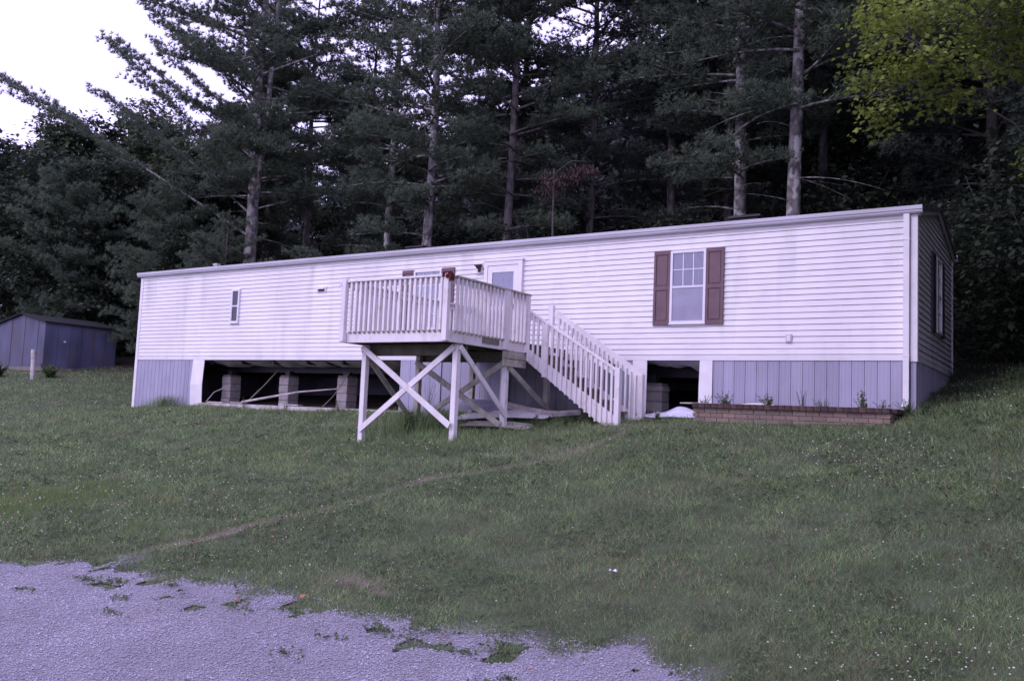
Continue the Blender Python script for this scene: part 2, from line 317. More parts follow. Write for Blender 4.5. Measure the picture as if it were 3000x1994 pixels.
def lawn_ok(x, y):
    ok = (drv_in(x, y) < -.02+.20*(rng.random(len(x))-.5)+.6*(rng.random(len(x)) < .02)*vnoise(x, y, .2, 44)) & ((y < -.02) | (x < -20.6) | (x > .06)) & (rng.random(len(x)) > dirt_amt(x, y)*1.1) & (y < 6) & (x < 16)
    ok &= ~((x > -3.3) & (x < -.1) & (y > -1.34) & (y < 0)) & ~((rng.random(len(x)) < .5) & (x > -3.4) & (x < 0) & (y > -1.8))
    return ok
n = 860000
x, y, r = sector(n, 4.2, 45); k = lawn_ok(x, y); x, y, r = x[k], y[k], r[k]
patch = vnoise(x, y, 1.3, 1)*.35+vnoise(x, y, .35, 2)*.3+vnoise(x, y, .13, 51)*.35
h = (.030+.070*patch**1.5)*rng.uniform(.45, 1.35, len(x))*np.clip(r/9, .9, 1.5)
kk = rng.random(len(x)) < np.clip(.35+1.3*vnoise(x, y, .16, 52), 0, 1); x, y, r, h, patch = x[kk], y[kk], r[kk], h[kk], patch[kk]
w = .0052*np.clip(r/7, .8, 5)
dry = rng.random(len(x)) < .06+.30*np.clip(vnoise(x, y, .8, 11)-.45, 0, 1); fresh = (~dry) & ((np.hypot(x+9.6, (y+8.6)/1.0) < 1.6*(.6+.5*vnoise(x, y, .5, 12))) | (rng.random(len(x)) < .10))
base = ~(dry | fresh)
blades("lawn_grass", x[base], y[base], h[base], w[base], rng.uniform(.2, 1.5, base.sum()), M['grass'], 'short rough green lawn sloping up to the house', 'grass')
blades("dry_grass", x[dry], y[dry], h[dry]*1.2, w[dry]*.7, rng.uniform(.2, .9, dry.sum()), M['grass_dry'], 'straw coloured dry grass blades scattered through the lawn', 'grass')
blades("fresh_grass", x[fresh], y[fresh], h[fresh], w[fresh], rng.uniform(.2, .9, fresh.sum()), M['grass_light'], 'brighter green grass blades and patch in the lawn', 'grass')
n = 16000
x, y, r = sector(n, 4.5, 26); k = lawn_ok(x, y); x, y, r = x[k], y[k], r[k]
blades("seed_stalks", x, y, rng.uniform(.07, .16, len(x)), .0028*np.clip(r/7, .8, 4), rng.uniform(.1, .8, len(x)), M['grass_dry'], 'thin pale seed stalks standing above the lawn', 'grass', seg=2)
# broad weeds / clover leaves: little lying diamonds
n = 70000
x, y, r = sector(n, 4.5, 24); k = lawn_ok(x, y) & (vnoise(x, y, .9, 21) > .42); x, y, r = x[k], y[k], r[k]; n = len(x)
s = .011*np.clip(r/7, 1, 2.6)*rng.uniform(.7, 1.8, n); a = rng.uniform(0, 6.28, n); z = gzn(x, y)+rng.uniform(.015, .045, n)
ca, sa = np.cos(a)*s, np.sin(a)*s; tl = rng.uniform(-.6, .6, n)*s
V = np.stack([np.c_[x+ca, y+sa, z+tl], np.c_[x-sa*.7, y+ca*.7, z+s*.2], np.c_[x-ca, y-sa, z-tl], np.c_[x+sa*.7, y-ca*.7, z-s*.1]], 1).reshape(-1, 3)
T = np.arange(4*n).reshape(-1, 4)
tag(link("clover_leaves", np_mesh("clover_leaves", V, T, M['weed'], quads=True)), 'low broad clover and weed leaves mixed in the lawn', 'weeds', kind='stuff')
# white clover heads
n = 9500
x, y, r = sector(n, 5, 30); dens = np.clip((vnoise(x, y, 1.6, 31)-.33)*1.8, .06, 1)*np.where((x > -2) | (x < -6), 1, .35); k = lawn_ok(x, y) & (rng.random(n) < dens); x, y, r = x[k], y[k], r[k]; n = len(x)
s = rng.uniform(.006, .011, n)*np.clip(r/10, .8, 1.6); z = gzn(x, y)+rng.uniform(.05, .10, n)
V = (octv[None]*s[:, None, None]+np.stack([x, y, z], 1)[:, None, :]).reshape(-1, 3)
of8 = np.array([(0, 1, 4), (1, 2, 4), (2, 3, 4), (3, 0, 4), (1, 0, 5), (2, 1, 5), (3, 2, 5), (0, 3, 5)])
T = (of8[None]+np.arange(n)[:, None, None]*6).reshape(-1, 3)
tag(link("clover_flowers", np_mesh("clover_flowers", V, T, M['clover'])), 'tiny white clover heads dotted over the lawn', 'clover flowers', kind='stuff')
# taller growth at the foot of walls, posts and shed
def tall(name, cx, cy, sx_, sy_, n, hh, m, label, w0=.007, lean=.5):
    x = rng.normal(cx, sx_, n); y = rng.normal(cy, sy_, n)
    return blades(name, x, y, hh*rng.uniform(.3, 1.2, n), np.full(n, w0), rng.uniform(.1, lean*1.6, n), M[m], label, 'grass', seg=2)
tall("tall_grass", -8.0, -2.6, .38, .35, 1500, .50, 'grass', 'dark tussock of tall grass under the deck beside the rear left post')
tall("tall_grass", -6.9, -3.3, .6, .3, 1200, .20, 'grass', 'shaggy grass around the foot of the front right deck post')
tall("tall_grass", -18.9, -.18, .35, .10, 700, .38, 'grass', 'tall grass tuft against the blue skirting at the left end')
x = rng.uniform(-20.4, -3.4, 7000); y = -.1-np.abs(rng.normal(0, .22, 7000)); hh = (.04+.15*vnoise(x, y, .4, 41)**2)*rng.uniform(.4, 1.2, 7000)
blades("edge_grass", x, y, hh, np.full(7000, .008), rng.uniform(.1, .8, 7000), M['grass'], 'longer unmown grass fringe along the foot of the house', 'grass', seg=2)
x = rng.uniform(-.05, 1.3, 3500); y = rng.uniform(-.6, 5, 3500); x = .1+np.abs(rng.normal(0, .35, 3500)); hh = (.08+.40*np.clip(y/4, 0, 1)*vnoise(x, y, .5, 42)**2)*rng.uniform(.4, 1.2, 3500)
blades("side_weeds", x, y, hh, np.full(3500, .016), rng.uniform(.1, .8, 3500), M['leaves_shaded'], 'dark rank weeds growing along the right end wall', 'weeds', seg=2)
# ------------------------------------------------------------------ the mobile home
ZB, ZT, LX, WD = 2.75, 5.12, 20.55, 4.5
H = wthing("mobile_home", (-LX/2, WD/2, 1.7), 'long single-storey mobile home clad in white horizontal siding above grey-blue skirting', 'mobile home')
# core walls (openings are proud windows)
b = B(); b.box(-LX, 0, .012, .10, ZB, ZT+.05); b.box(-LX, 0, WD-.1, WD-.012, ZB, ZT+.05); b.box(-LX+.01, -LX+.11, .10, WD-.1, ZB, ZT+.05)
b.prism([(.1, ZB), (WD-.1, ZB), (WD-.1, ZT+.05), (WD/2, 5.62), (.1, ZT+.05)], 0, -.11, -.012)
b.build("wall", 'siding_lap_shade', H)
b = B().box(-LX+.11, -.11, .10, WD-.1, ZB+.0, ZB+.06).build("floor_underside", 'insul', H)
def course(u0, u1, z0, h, clip=None):
    """one siding course in local u (along), y (outward negative), z"""
    b = B(); prof = [(-.026, z0+.006), (-.026, z0+.012), (-.012, z0+h-.001), (.011, z0+h-.001), (.011, z0+.006)]
    return b.prism(prof, 0, u0, u1)
NC = 22; ch = (ZT-ZB-.10)/NC
box("starter_board", 'siding', -LX+.08, -.175, -.022, .011, ZB, ZB+.098, H)
for i in range(NC):
    z = ZB+.10+i*ch; b = B(); cuts = [-LX+.08]; xx = -LX+3.1+(i*1.27) % 3.4
    while xx < -1: cuts.append(xx); xx += 3.66
    cuts.append(-.175)
    for k, (p, q) in enumerate(zip(cuts[:-1], cuts[1:])):
        b2 = course(p+.001, q+.003*0, z, ch); b.add([(v[0], v[1]-(.0012 if k % 2 else 0), v[2]) for v in b2.v], b2.f)
    b.build("siding_board", 'siding', H)
# end wall courses, clipped under the gable
def gable_z(y): return ZT+.02+(5.60-ZT)*(1-abs(y-WD/2)/(WD/2))
i = 0; z = ZB+.09
while z < 5.55:
    def inset(zz): return 0 if zz <= ZT else (zz-ZT-.02)/(5.60-ZT)*WD/2
    a0, a1 = .09+max(0, inset(z)-.09), .09+max(0, inset(z+ch)-.09); a0 = max(.09, inset(z)); a1 = max(.09, inset(z+ch))
    if a1 > WD/2-.05: a1 = WD/2-.05
    if a0 > WD/2-.1: break
    V = []; 
    for (yo, zz, aa) in ((-.026, z+.008, a0), (-.010, z+ch-.002, a1), (.011, z+ch-.002, a1), (.011, z+.008, a0)): V += [(-yo, aa, zz), (-yo, WD-aa, zz)]
    b = B().add(V, [(0, 1, 3, 2), (2, 3, 5, 4), (4, 5, 7, 6), (6, 7, 1, 0), (0, 2, 4, 6), (1, 7, 5, 3)]); b.build("siding_board", 'siding_end_shaded', H); z += ch
box("starter_board", 'siding_end_shaded', -.011, .024, .09, WD-.09, ZB, ZB+.088, H)
for (x0, x1, y0, y1) in ((-LX-.03, -LX+.085, -.036, .09), (-.072, .034, -.036, .088), (-.07, .034, WD-.088, WD+.03)):
    box("corner_post", 'trim', x0, x1, y0, y1, (ZB-.02) if x0 > -1 else 1.36, ZT, H, bevel=.006)
# roof
b = B(); ov = .07
prof = [(-ov, ZT+.10), (WD/2, 5.74), (WD+ov, ZT+.10), (WD+ov, ZT+.04), (WD/2, 5.67), (-ov, ZT+.04)]
b.prism(prof, 0, -LX-.10, .10).build("roof", 'roof', H)
for s in (0, 1):
    f = (lambda y: y) if not s else (lambda y: WD-y)
    gp = [(-.035, ZT+.005), (-.10, ZT+.005), (-.12, ZT+.03), (-.12, ZT+.055), (-.135, ZT+.065), (-.135, ZT+.12), (-.12, ZT+.13), (-.06, ZT+.13), (-.035, ZT+.10)]
    B().prism([(f(y), z) for y, z in gp], 0, -LX-.11, .11).build("gutter", 'gutter', H)
    B().add(*(lambda p: (p.v, p.f))(B().prism([(f(-.03), ZT-.02), (f(-.03), ZT+.10), (WD/2, 5.75), (WD/2, 5.60)], 0, .036, .075))).build("rake_board", 'gutter', H)
box("soffit_strip", 'trim', -LX-.05, .03, -.034, .0, ZT-.05, ZT+.004, H)
# downspout
b = B(); b.box(-.172, -.085, -.10, -.030, 2.03, ZT+.02); b.box(-.180, -.077, -.106, -.029, ZT-.42, ZT-.40); b.box(-.180, -.077, -.106, -.029, ZB+.06, ZB+.08)
b.bar((-.128, -.065, 2.06), (-.128, -.22, 1.98), .087, .07); b.build("downspout", 'gutter', H).active_material = M['trim']

# windows: (parent, origin/rot) local u along wall, outward -y
def window(u0, u1, z0, z1, rot=0, cols=3, rows=2, sh=None, dark=False):
    kw = dict(rotz=rot) if rot else {}
    def P(name, b, m, par=H):
        o = b.build(name, m, par); 
        if par is H and rot: o.rotation_euler = (0, 0, rot); 
        return o
    t = .045; zm = (z0+z1)/2; b = B()
    b.box(u0, u1, -.068, .005, z0, z0+t); b.box(u0, u1, -.068, .005, z1-t, z1); b.box(u0, u0+t, -.068, .005, z0+t, z1-t); b.box(u1-t, u1, -.068, .005, z0+t, z1-t); b.box(u0-.01, u1+.01, -.08, .0, z0-.02, z0-.001)
    f = P("window", b, 'window_frame')
    B().box(u0+t, u1-t, -.062, -.036, zm-.018, zm+.018).build("sash_rail", 'window_frame', f)
    iw = (u1-u0-2*t)
    for (za, zb_, yy) in ((z0+t, zm-.018, -.047), (zm+.018, z1-t, -.047)):
        for c in range(1, cols): B().box(u0+t+iw*c/cols-.009, u0+t+iw*c/cols+.009, yy, yy+.008, za, zb_).build("muntin", 'window_frame', f)
        for r_ in range(1, rows):
            zz = za+(zb_-za)*r_/rows; B().box(u0+t, u1-t, yy-.001, yy+.007, zz-.008, zz+.008).build("muntin", 'window_frame', f)
    # glass: one reflective pane per light
    for (za, zb_) in ((z0+t, zm-.018), (zm+.018, z1-t)):
        for c in range(cols):
            for r_ in range(rows):
                ua = u0+t+iw*c/cols; ub = ua+iw/cols; a_ = za+(zb_-za)*r_/rows; c_ = za+(zb_-za)*(r_+1)/rows
                B().box(ua+.002, ub-.002, -.041, -.038, a_+.002, c_-.002).build("pane", 'glass', f)
    # curtain behind, folded
    b = B(); N = 24; V = []
    for k in range(N+1):
        uu = u0+t+iw*k/N; yy = -.033+.004*math.sin(k*1.9)*math.sin(k*.7+u0); V += [(uu, yy, z0+t), (uu, yy, z1-t)]
    b.add(V, [(2*k, 2*k+2, 2*k+3, 2*k+1) for k in range(N)]); b.build("curtain", 'curtain' if not dark else 'screen', f)
    if sh:
        for (a_, c_) in ((u0-sh, u0-.005), (u1+.005, u1+sh)):
            b = B(); zl, zh = z0-.03, z1+.02; rw = .042; zmid = (zl+zh)/2
            b.box(a_, a_+rw, -.058, -.012, zl, zh); b.box(c_-rw, c_, -.058, -.012, zl, zh)
            for q0, q1 in ((zl, zl+.075), (zmid-.04, zmid+.03), (zh-.075, zh)): b.box(a_+rw, c_-rw, -.057, -.012, q0, q1)
            b.box(a_+rw, c_-rw, -.040, -.012, zl+.075, zh-.075)
            for q0, q1 in ((zl+.075, zmid-.04), (zmid+.03, zh-.075)): b.box(a_+rw+.025, c_-rw-.025, -.051, -.039, q0+.025, q1-.025)
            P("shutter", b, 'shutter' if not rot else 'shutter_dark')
gl = bpy.data.materials.new("window_glass"); gl.use_nodes = True; t_ = gl.node_tree; n_ = t_.nodes; n_.remove(n_["Principled BSDF"])
g_ = n_.new("ShaderNodeBsdfGlossy"); g_.inputs["Roughness"].default_value = .04; g_.inputs[0].default_value = (.9, .9, .95, 1); tr_ = n_.new("ShaderNodeBsdfTransparent"); tr_.inputs[0].default_value = (.82, .83, .88, 1)
fr_ = n_.new("ShaderNodeFresnel"); fr_.inputs[0].default_value = 1.5; mr_ = n_.new("ShaderNodeMath"); mr_.operation = 'ADD'; mr_.inputs[1].default_value = .05
t_.links.new(fr_.outputs[0], mr_.inputs[0]); mx_ = n_.new("ShaderNodeMixShader"); t_.links.new(mr_.outputs[0], mx_.inputs[0]); t_.links.new(tr_.outputs[0], mx_.inputs[1]); t_.links.new(g_.outputs[0], mx_.inputs[2]); t_.links.new(mx_.outputs[0], n_["Material Output"].inputs[0])
M['glass'] = gl
window(-4.20, -3.51, 3.43, 4.79, sh=.335)
window(-10.38, -9.60, 3.43, 4.76, sh=.345)
window(-16.55, -16.24, 3.72, 4.60, cols=1, rows=1, dark=True)
window(1.94, 2.62, 3.42, 4.78, rot=R(90), sh=.42)
# screens over the lower sashes (greyer)
box("insect_screen", 'screen', -4.155, -3.555, -.052, -.049, 3.475, 4.092, H)
# door with storm door
b = B(); x0, x1, z0, z1 = -8.44, -7.48, 2.93, 4.84
b.box(x0, x0+.09, -.085, .005, z0, z1); b.box(x1-.09, x1, -.085, .005, z0, z1); b.box(x0+.09, x1-.09, -.085, .005, z1-.09, z1); b.box(x0-.02, x1+.02, -.10, 0, z1, z1+.03); b.box(x0, x1, -.07, .005, z0-.03, z0)
D = b.build("door", 'trim', H)
B().box(x0+.10, x0+.21, -.075, -.030, z0, z1-.1).build("storm_stile", 'trim', D); B().box(x1-.21, x1-.10, -.075, -.030, z0, z1-.1).build("storm_stile", 'trim', D)
B().box(x0+.21, x1-.21, -.075, -.030, z1-.24, z1-.1).build("storm_rail", 'trim', D); B().box(x0+.21, x1-.21, -.075, -.030, z0, z0+.14).build("storm_rail", 'trim', D); B().box(x0+.21, x1-.21, -.075, -.030, 3.80, 3.88).build("storm_rail", 'trim', D)
b = B().box(x0+.21, x1-.21, -.042, -.030, z0+.14, z1-.24)
for q0, q1 in ((3.2, 3.75), (3.95, 4.30)):
    for a_, c_ in ((x0+.24, -7.98), (-7.94, x1-.24)): b.box(a_, c_, -.048, -.041, q0, q1)
b.build("door_leaf", 'door', D)
for k in range(3):
    B().bar((-7.96+.10*(k-1), -.050, 4.38), (-7.96+.19*(k-1), -.050, 4.38+.10-.02*abs(k-1)), .010, .012).build("fanlight_bar", 'gutter', D)
B().box(x0+.21, x1-.21, -.060, -.057, 3.88, z1-.24).build("pane", 'glass', D); B().box(x0+.21, x1-.21, -.060, -.057, z0+.14, 3.80).build("pane", 'glass', D)
B().box(x1-.19, x1-.13, -.11, -.075, 3.80, 3.90).build("handle", 'metal_dark', D)
# porch lamp, dryer vent, outlet, clip
b = B(); b.box(-8.69, -8.52, -.06, -.02, 4.60, 4.77); b.build("lamp_backplate", 'trim', H, bevel=.01)
b = B(); b.tube([(-8.56, -.06, 4.74), (-8.56, -.13, 4.76), (-8.55, -.16, 4.72)], [.02, .03, .05], 8); b.box(-8.66, -8.50, -.15, -.05, 4.755, 4.785); b.tube([(-8.54, -.12, 4.75), (-8.54, -.12, 4.62)], [.045, .028], 8)
b.build("porch_lamp", 'metal_dark', H)
b = B(); b.box(-13.44, -13.12, -.045, -.02, 4.40, 4.54); b.box(-13.40, -13.16, -.10, -.045, 4.47, 4.52); v = b.build("dryer_vent", 'trim', H); B().box(-13.38, -13.18, -.052, -.046, 4.415, 4.462).build("vent_slot", 'metal_dark', v)
b = B(); b.box(-2.055, -1.945, -.045, -.02, 3.055, 3.205); v = b.build("outlet_cover", 'gutter', H, bevel=.008); B().box(-2.03, -1.97, -.055, -.044, 3.08, 3.18).build("outlet_flap", 'trim', v)
# roof vents
for (x, y, w_, h_, m_) in ((-18.6, 1.0, .14, .14, 'gutter'), (-11.3, 1.2, .45, .10, 'metal_dark'), (-3.2, 1.3, .50, .12, 'metal_dark')):
    zr = 5.22+.23*y; b = B(); b.box(x-w_/2, x+w_/2, y-w_/3, y+w_/3, zr-.1, zr+h_*.6); b.box(x-w_*.62, x+w_*.62, y-w_*.45, y+w_*.45, zr+h_*.65, zr+h_)
    b.build("roof_vent", m_, H)
# skirting: ribbed vertical panels, each one its own piece
def skirt_panel(x0, x1, zb0, zb1, m='skirt', y=.0, lean=0., top=ZB):
    b = B(); n = 3; w = (x1-x0-.012)/n
    pts = [(x0+.002, .004), (x0+.004, -.012), (x0+.010, -.016)]
    for k in range(n):
        a_ = x0+.010+w*k; pts += [(a_+w*.45, -.016), (a_+w*.5, -.0125), (a_+w*.55, -.016)]
    pts += [(x1-.004, -.016), (x1-.001, .004)]
    V = []
    for k, (px, py) in enumerate(pts):
        zb_ = zb0+(zb1-zb0)*(px-x0)/(x1-x0); V += [(px, py+y+.012-lean, zb_), (px, py+y+.012, top)]
    m_ = len(pts); V += [(v[0], v[1]+.006, v[2]) for v in V]
    F_ = [(2*k, 2*k+2, 2*k+3, 2*k+1) for k in range(m_-1)]+[(2*m_+2*k, 2*m_+2*k+1, 2*m_+2*k+3, 2*m_+2*k+2) for k in range(m_-1)]
    return b.add(V, F_).build("skirting_panel", m, H)
def gline(x): return float(gz(np.array([x]), np.array([0.]))[0])-.06
def run(xa, xb, w, **k):
    n = max(1, round((xb-xa)/w)); 
    for i in range(n):
        p, q = xa+(xb-xa)*i/n, xa+(xb-xa)*(i+1)/n; skirt_panel(p, q, gline(p), gline(q), **k)
run(-LX+.09, -17.99, .165); run(-3.36, -.175, .203)
run(-10.66, -9.5, .29, y=-.03); run(-9.5, -7.95, .26); run(-7.9, -5.2, .25, y=.12, m='skirt_shaded'); run(-5.18, -4.95, .23)  # set-back panels take the copy darkened for the landing's shade
for (x0, x1, bow) in ((-17.99, -17.51, .05), (-4.945, -4.64, 0), (-3.61, -3.36, .02), (-7.95, -7.86, 0)):
    zb0 = gline(x0); 
    b = B(); V = [(x0, -.02-bow*0, zb0), (x1, -.02, zb0), (x1+bow*.4, -.02-bow, (zb0+ZB)/2), (x0+bow*.3, -.02-bow, (zb0+ZB)/2), (x0+.01, -.02, ZB-.002), (x1, -.02, ZB-.002)]; V += [(v[0], v[1]+.012, v[2]) for v in V]
    b.add(V, [(0, 1, 2, 3), (3, 2, 5, 4), (6, 9, 8, 7), (9, 10, 11, 8), (0, 3, 9, 6), (3, 4, 10, 9), (1, 7, 8, 2), (2, 8, 11, 5), (4, 5, 11, 10), (0, 6, 7, 1)]).build("skirting_trim", 'trim', H)
box("skirting_sill", 'wood_pale', -17.6, -10.6, -.05, .06, gline(-14)-.10, gline(-14)+.17, H)
box("skirting_sill", 'wood_pale', -20.45, -17.62, -.012, .03, gline(-19)-.1, gline(-19)+.04, H)
# end wall skirting
for i in range(20):
    y0 = .0+i*.225; y1 = y0+.225
    zb_ = float(gz(np.array([0.]), np.array([y0]))[0])-.05
    if y1 > WD: y1 = WD
    b = B(); b.box(-.006, .004, y0+.004, y1-.004, zb_, ZB); b.box(.003, .010, y0+.02, y1-.02, zb_, ZB-.002); b.build("skirting_panel", 'skirt', H)
box("skirting_corner", 'skirt', -.07, .012, -.012, .0, 1.92, ZB, H)
# dark far side of the crawl space: rear skirting and left return
b = B(); b.box(-LX+.05, 0, WD-.05, WD-.03, 1.4, ZB); b.box(-LX+.03, -LX+.05, .05, WD-.05, 1.2, ZB); b.build("rear_skirting", 'skirt_shaded', H)
# steel frame rails and cross members seen under the floor
for y in (1.1, 3.3): box("frame_rail", 'metal_dark', -LX+.3, -.3, y-.04, y+.04, ZB-.26, ZB-.001, H)
for i in range(12):
    x = -19.8+i*1.2; box("outrigger", 'metal_dark', x-.03, x+.03, .12, 1.05, ZB-.10, ZB-.003, H)
# torn underbelly liner hanging
def sagging(x0, x1, y0, y1, n, amp, m, name, seed):
    rg = random.Random(seed); b = B(); V = []
    dr = [rg.uniform(0, amp) for _ in range(n+1)]
    for k in range(n+1):
        xx = x0+(x1-x0)*k/n; V += [(xx, y0, ZB-.012), (xx, y0+(y1-y0)*.4, ZB-.03-dr[k]), (xx, y1, ZB-.04-dr[k]*.8)]
    F_ = []
    for k in range(n):
        for j in range(2): F_.append((3*k+j, 3*k+3+j, 3*k+4+j, 3*k+1+j))
    b.add(V, F_); return b.build(name, m, H, smooth=True)
sagging(-17.4, -15.2, .14, 1.0, 9, .14, 'insul', "underbelly_liner", 1); sagging(-15.0, -13.3, .14, 1.0, 8, .12, 'insul', "underbelly_liner", 2); sagging(-13.2, -10.9, .14, 1.0, 9, .20, 'insul', "underbelly_liner", 3); sagging(-4.6, -3.65, .14, .8, 7, .16, 'insul', "underbelly_liner", 4)

# ------------------------------------------------------------------ block piers under the house
def pier(x, y, zt, label, seed, w=.17, d=.36):
    rg = random.Random(seed); zg = g1(x, y)-.03; t = wthing("block_pier", (x, y, zg), label, 'block pier', 'grey block piers under the house'); z = zg; i = 0
    while z < zt-.08:
        hgt = min(.195, zt-z); dx = rg.uniform(-.012, .012)
        B().box(x-w+dx, x+w+dx, y-d/2, y+d/2, z+.004, z+hgt-.002).build("block", 'block', t, bevel=.008); z += hgt+.002
    B().box(x-w*.9, x+w*.9, y-d/2+.01, y+d/2-.01, z+.002, z+.05).build("wood_shim", 'wood_grey', t)
    B().bar((x, y, z+.05), (x, y, ZB-.24), .16, .16).build("jack_post", 'metal_dark', t)
pier(-17.30, .75, 2.36, 'grey block pier nearest the left end of the open skirting', 1)
pier(-15.05, .75, 2.38, 'grey block pier in the middle of the open skirting', 2)
pier(-13.00, .75, 2.36, 'grey block pier just left of the deck in the open skirting', 3)
pier(-4.83, .75, 2.30, 'grey block pier in the dark opening behind the foot of the stairs', 4, w=.26)
# loose sticks and poles in the opening
def stick(pts, r_, m, label, name="stick", cat="stick"): return tag(B().tube(pts, r_, 5).build(name, m), label, cat)
stick([(-15.95, .1, 1.60), (-15.55, .35, 2.1), (-15.3, .6, 2.55)], .018, 'wood_grey', 'thin grey rod leaning between the first two block piers')
stick([(-15.9, -.03, 1.66), (-15.0, .0, 1.80), (-14.2, .3, 1.97), (-13.2, .6, 2.08)], [.030, .028, .022, .015], 'wood_pale', 'long pale bent strip lying across the skirting opening', "pale_strip", "strip")
stick([(-13.15, .1, 1.62), (-12.95, .25, 1.9), (-12.7, .5, 2.5)], .012, 'wood_grey', 'thin wire or rod leaning on the third block pier')
stick([(-17.5, .1, 1.62), (-17.3, .2, 1.9), (-17.05, .5, 2.1)], .012, 'wood_pale', 'short pale stick leaning beside the leftmost block pier')
for (x0, x1, y0, z0, rz) in ((-17.35, -16.75, .02, 1.62, .02), (-16.4, -15.9, .0, 1.63, -.02), (-14.6, -13.9, .02, 1.63, .01)):
    o = box("board_scrap", 'wood_pale', x0, x1, y0, y0+.16, z0, z0+.025); tag(o, {-17.35: 'pale board scrap on the sill at the left end of the opening', -16.4: 'pale board scrap on the sill beside the thin grey rod', -14.6: 'pale board scrap on the sill between the middle and third piers'}[x0], 'board')

# ------------------------------------------------------------------ the deck with its stairs
XL, XR, YF, ZF = -8.60, -6.36, -3.95, 2.95
K = wthing("deck", ((XL+XR)/2, -2, 1.3), 'white painted raised wooden deck on crossed posts with a stair down to the right', 'deck')
nb = 27
for i in range(nb):
    y0 = YF+.02+(3.88)*i/nb; box("deck_board", 'deck_under', XL, XR, y0, y0+.135, ZF-.034, ZF-.004, K)
YS = -1.60     # stair outer side
box("fascia_board", 'deck', XL-.002, XR+.038, YF-.038, YF, ZF-.20, ZF-.012, K, bevel=.005)
box("fascia_board", 'deck', XR, XR+.036, YF+.002, YS-.05, ZF-.20, ZF-.012, K, bevel=.005)
box("fascia_board", 'deck_dirty', XL-.036, XL, YF+.002, -.08, ZF-.20, ZF-.012, K)
box("nailer_strip", 'deck_dirty', XR, XR+.030, YF+.1, -2.35, ZF-.011, ZF-.002, K)
for z0 in (ZF-.335, ZF-.475): box("stair_header", 'deck_dirty', XR-.01, XR+.030, -2.35, YS+.0, z0, z0+.128, K, bevel=.004)
box("patch_board", 'wood_grey', XR+.038, XR+.052, -3.05, -2.55, ZF-.135, ZF-.03, K)
for i in range(6):
    x = XL+.05+i*(XR-XL-.12)/5; box("joist", 'deck_under', x, x+.04, YF+.003, -.08, ZF-.20, ZF-.036, K)
for y in (-3.62, -2.12): 
    for dy in (.17, .30): box("beam", 'deck_under', XL+.05, XR-.01, y-.11+dy, y-.07+dy, ZF-.385, ZF-.202, K)
POST = dict(A=(-8.42, -3.62), B=(-6.42, -3.62), C=(-6.44, -2.12), D=(-6.42, -.68), E=(-8.42, -2.12), F=(-8.42, -.35))
ZG = {k: g1(*v) for k, v in POST.items()}
for k, (x, y) in POST.items():
    top = ZF-.205 if k in 'ABCE' else ZF-.04
    b = B(); b.box(x-.05, x+.05, y-.05, y+.05, ZG[k]-.3, top); b.build("post", 'deck' if k in 'ABC' else 'deck_dirty', K, bevel=.006)
def brace(k1, z1, k2, z2, off, m='deck', w=.10):
    a_ = Vector((*POST[k1], z1))+Vector(off); c_ = Vector((*POST[k2], z2))+Vector(off); up = (0, -1, 0) if abs(off[1]) > abs(off[0]) else (1, 0, 0)
    B().bar(a_, c_, w, .036, up=up).build("brace", m, K, bevel=.004)
brace('A', ZF-.25, 'B', ZG['B']+.24, (0, -.105, 0)); brace('B', ZF-.25, 'A', ZG['A']+.22, (0, -.069, 0))
brace('B', ZF-.25, 'C', ZG['C']+.22, (.069, 0, 0)); brace('C', ZF-.42, 'E', ZG['E']+.10, (0, -.069, 0), 'deck_dirty'); brace('E', ZF-.40, 'C', ZG['C']+.08, (0, -.105, 0), 'deck_dirty')
brace('A', ZF-.30, 'E', ZG['E']+.10, (-.069, 0, 0), 'deck_dirty'); brace('C', ZF-.48, 'D', ZG['D']+.10, (.069, 0, 0), 'deck_dirty')
# railings
RT = ZF+.86
def baluster(x, y, zt, zb_, nx, ny, parent=K):
    """2x2 picket fixed on the outer face; nx,ny outward; bevelled dirty foot"""
    o = B().box(x-.022, x+.022, y-.022, y+.022, zb_+.04, zt).build("baluster", 'deck', parent, bevel=.003)
    b = B(); dx, dy = nx*.019, ny*.019; s = .0222
    V = [(x-s, y-s, zb_+.039), (x+s, y-s, zb_+.039), (x+s, y+s, zb_+.039), (x-s, y+s, zb_+.039)]
    lo_ = [(vx, vy, zb_+(.0 if (vx-x)*nx+(vy-y)*ny < 0 else .035)) for vx, vy, _ in V]
    b.add(V+lo_, [(0, 1, 2, 3), (4, 7, 6, 5), (0, 4, 5, 1), (1, 5, 6, 2), (2, 6, 7, 3), (3, 7, 4, 0)]).build("baluster_foot", 'tips', o)
# front
box("top_rail", 'deck', XL-.06, XR+.02, YF-.10, YF+.04, RT-.002, RT+.034, K, bevel=.005)
box("rail_board", 'deck', XL, XR-.05, YF-.034, YF+.002, RT-.095, RT-.004, K)
box("rail_post", 'deck', XL-.05, XL+.045, YF-.135, YF-.045, ZF-.19, RT+.06, K, bevel=.006); box("rail_post", 'deck', XR-.05, XR+.048, YF-.13, YF-.041, ZF-.19, RT+.045, K, bevel=.006)
n_ = 19
for i in range(n_):
    x = XL+.13+(XR-XL-.26)*i/(n_-1)
    baluster(x, YF-.062, RT-.004, ZF-.05, 0, -1)
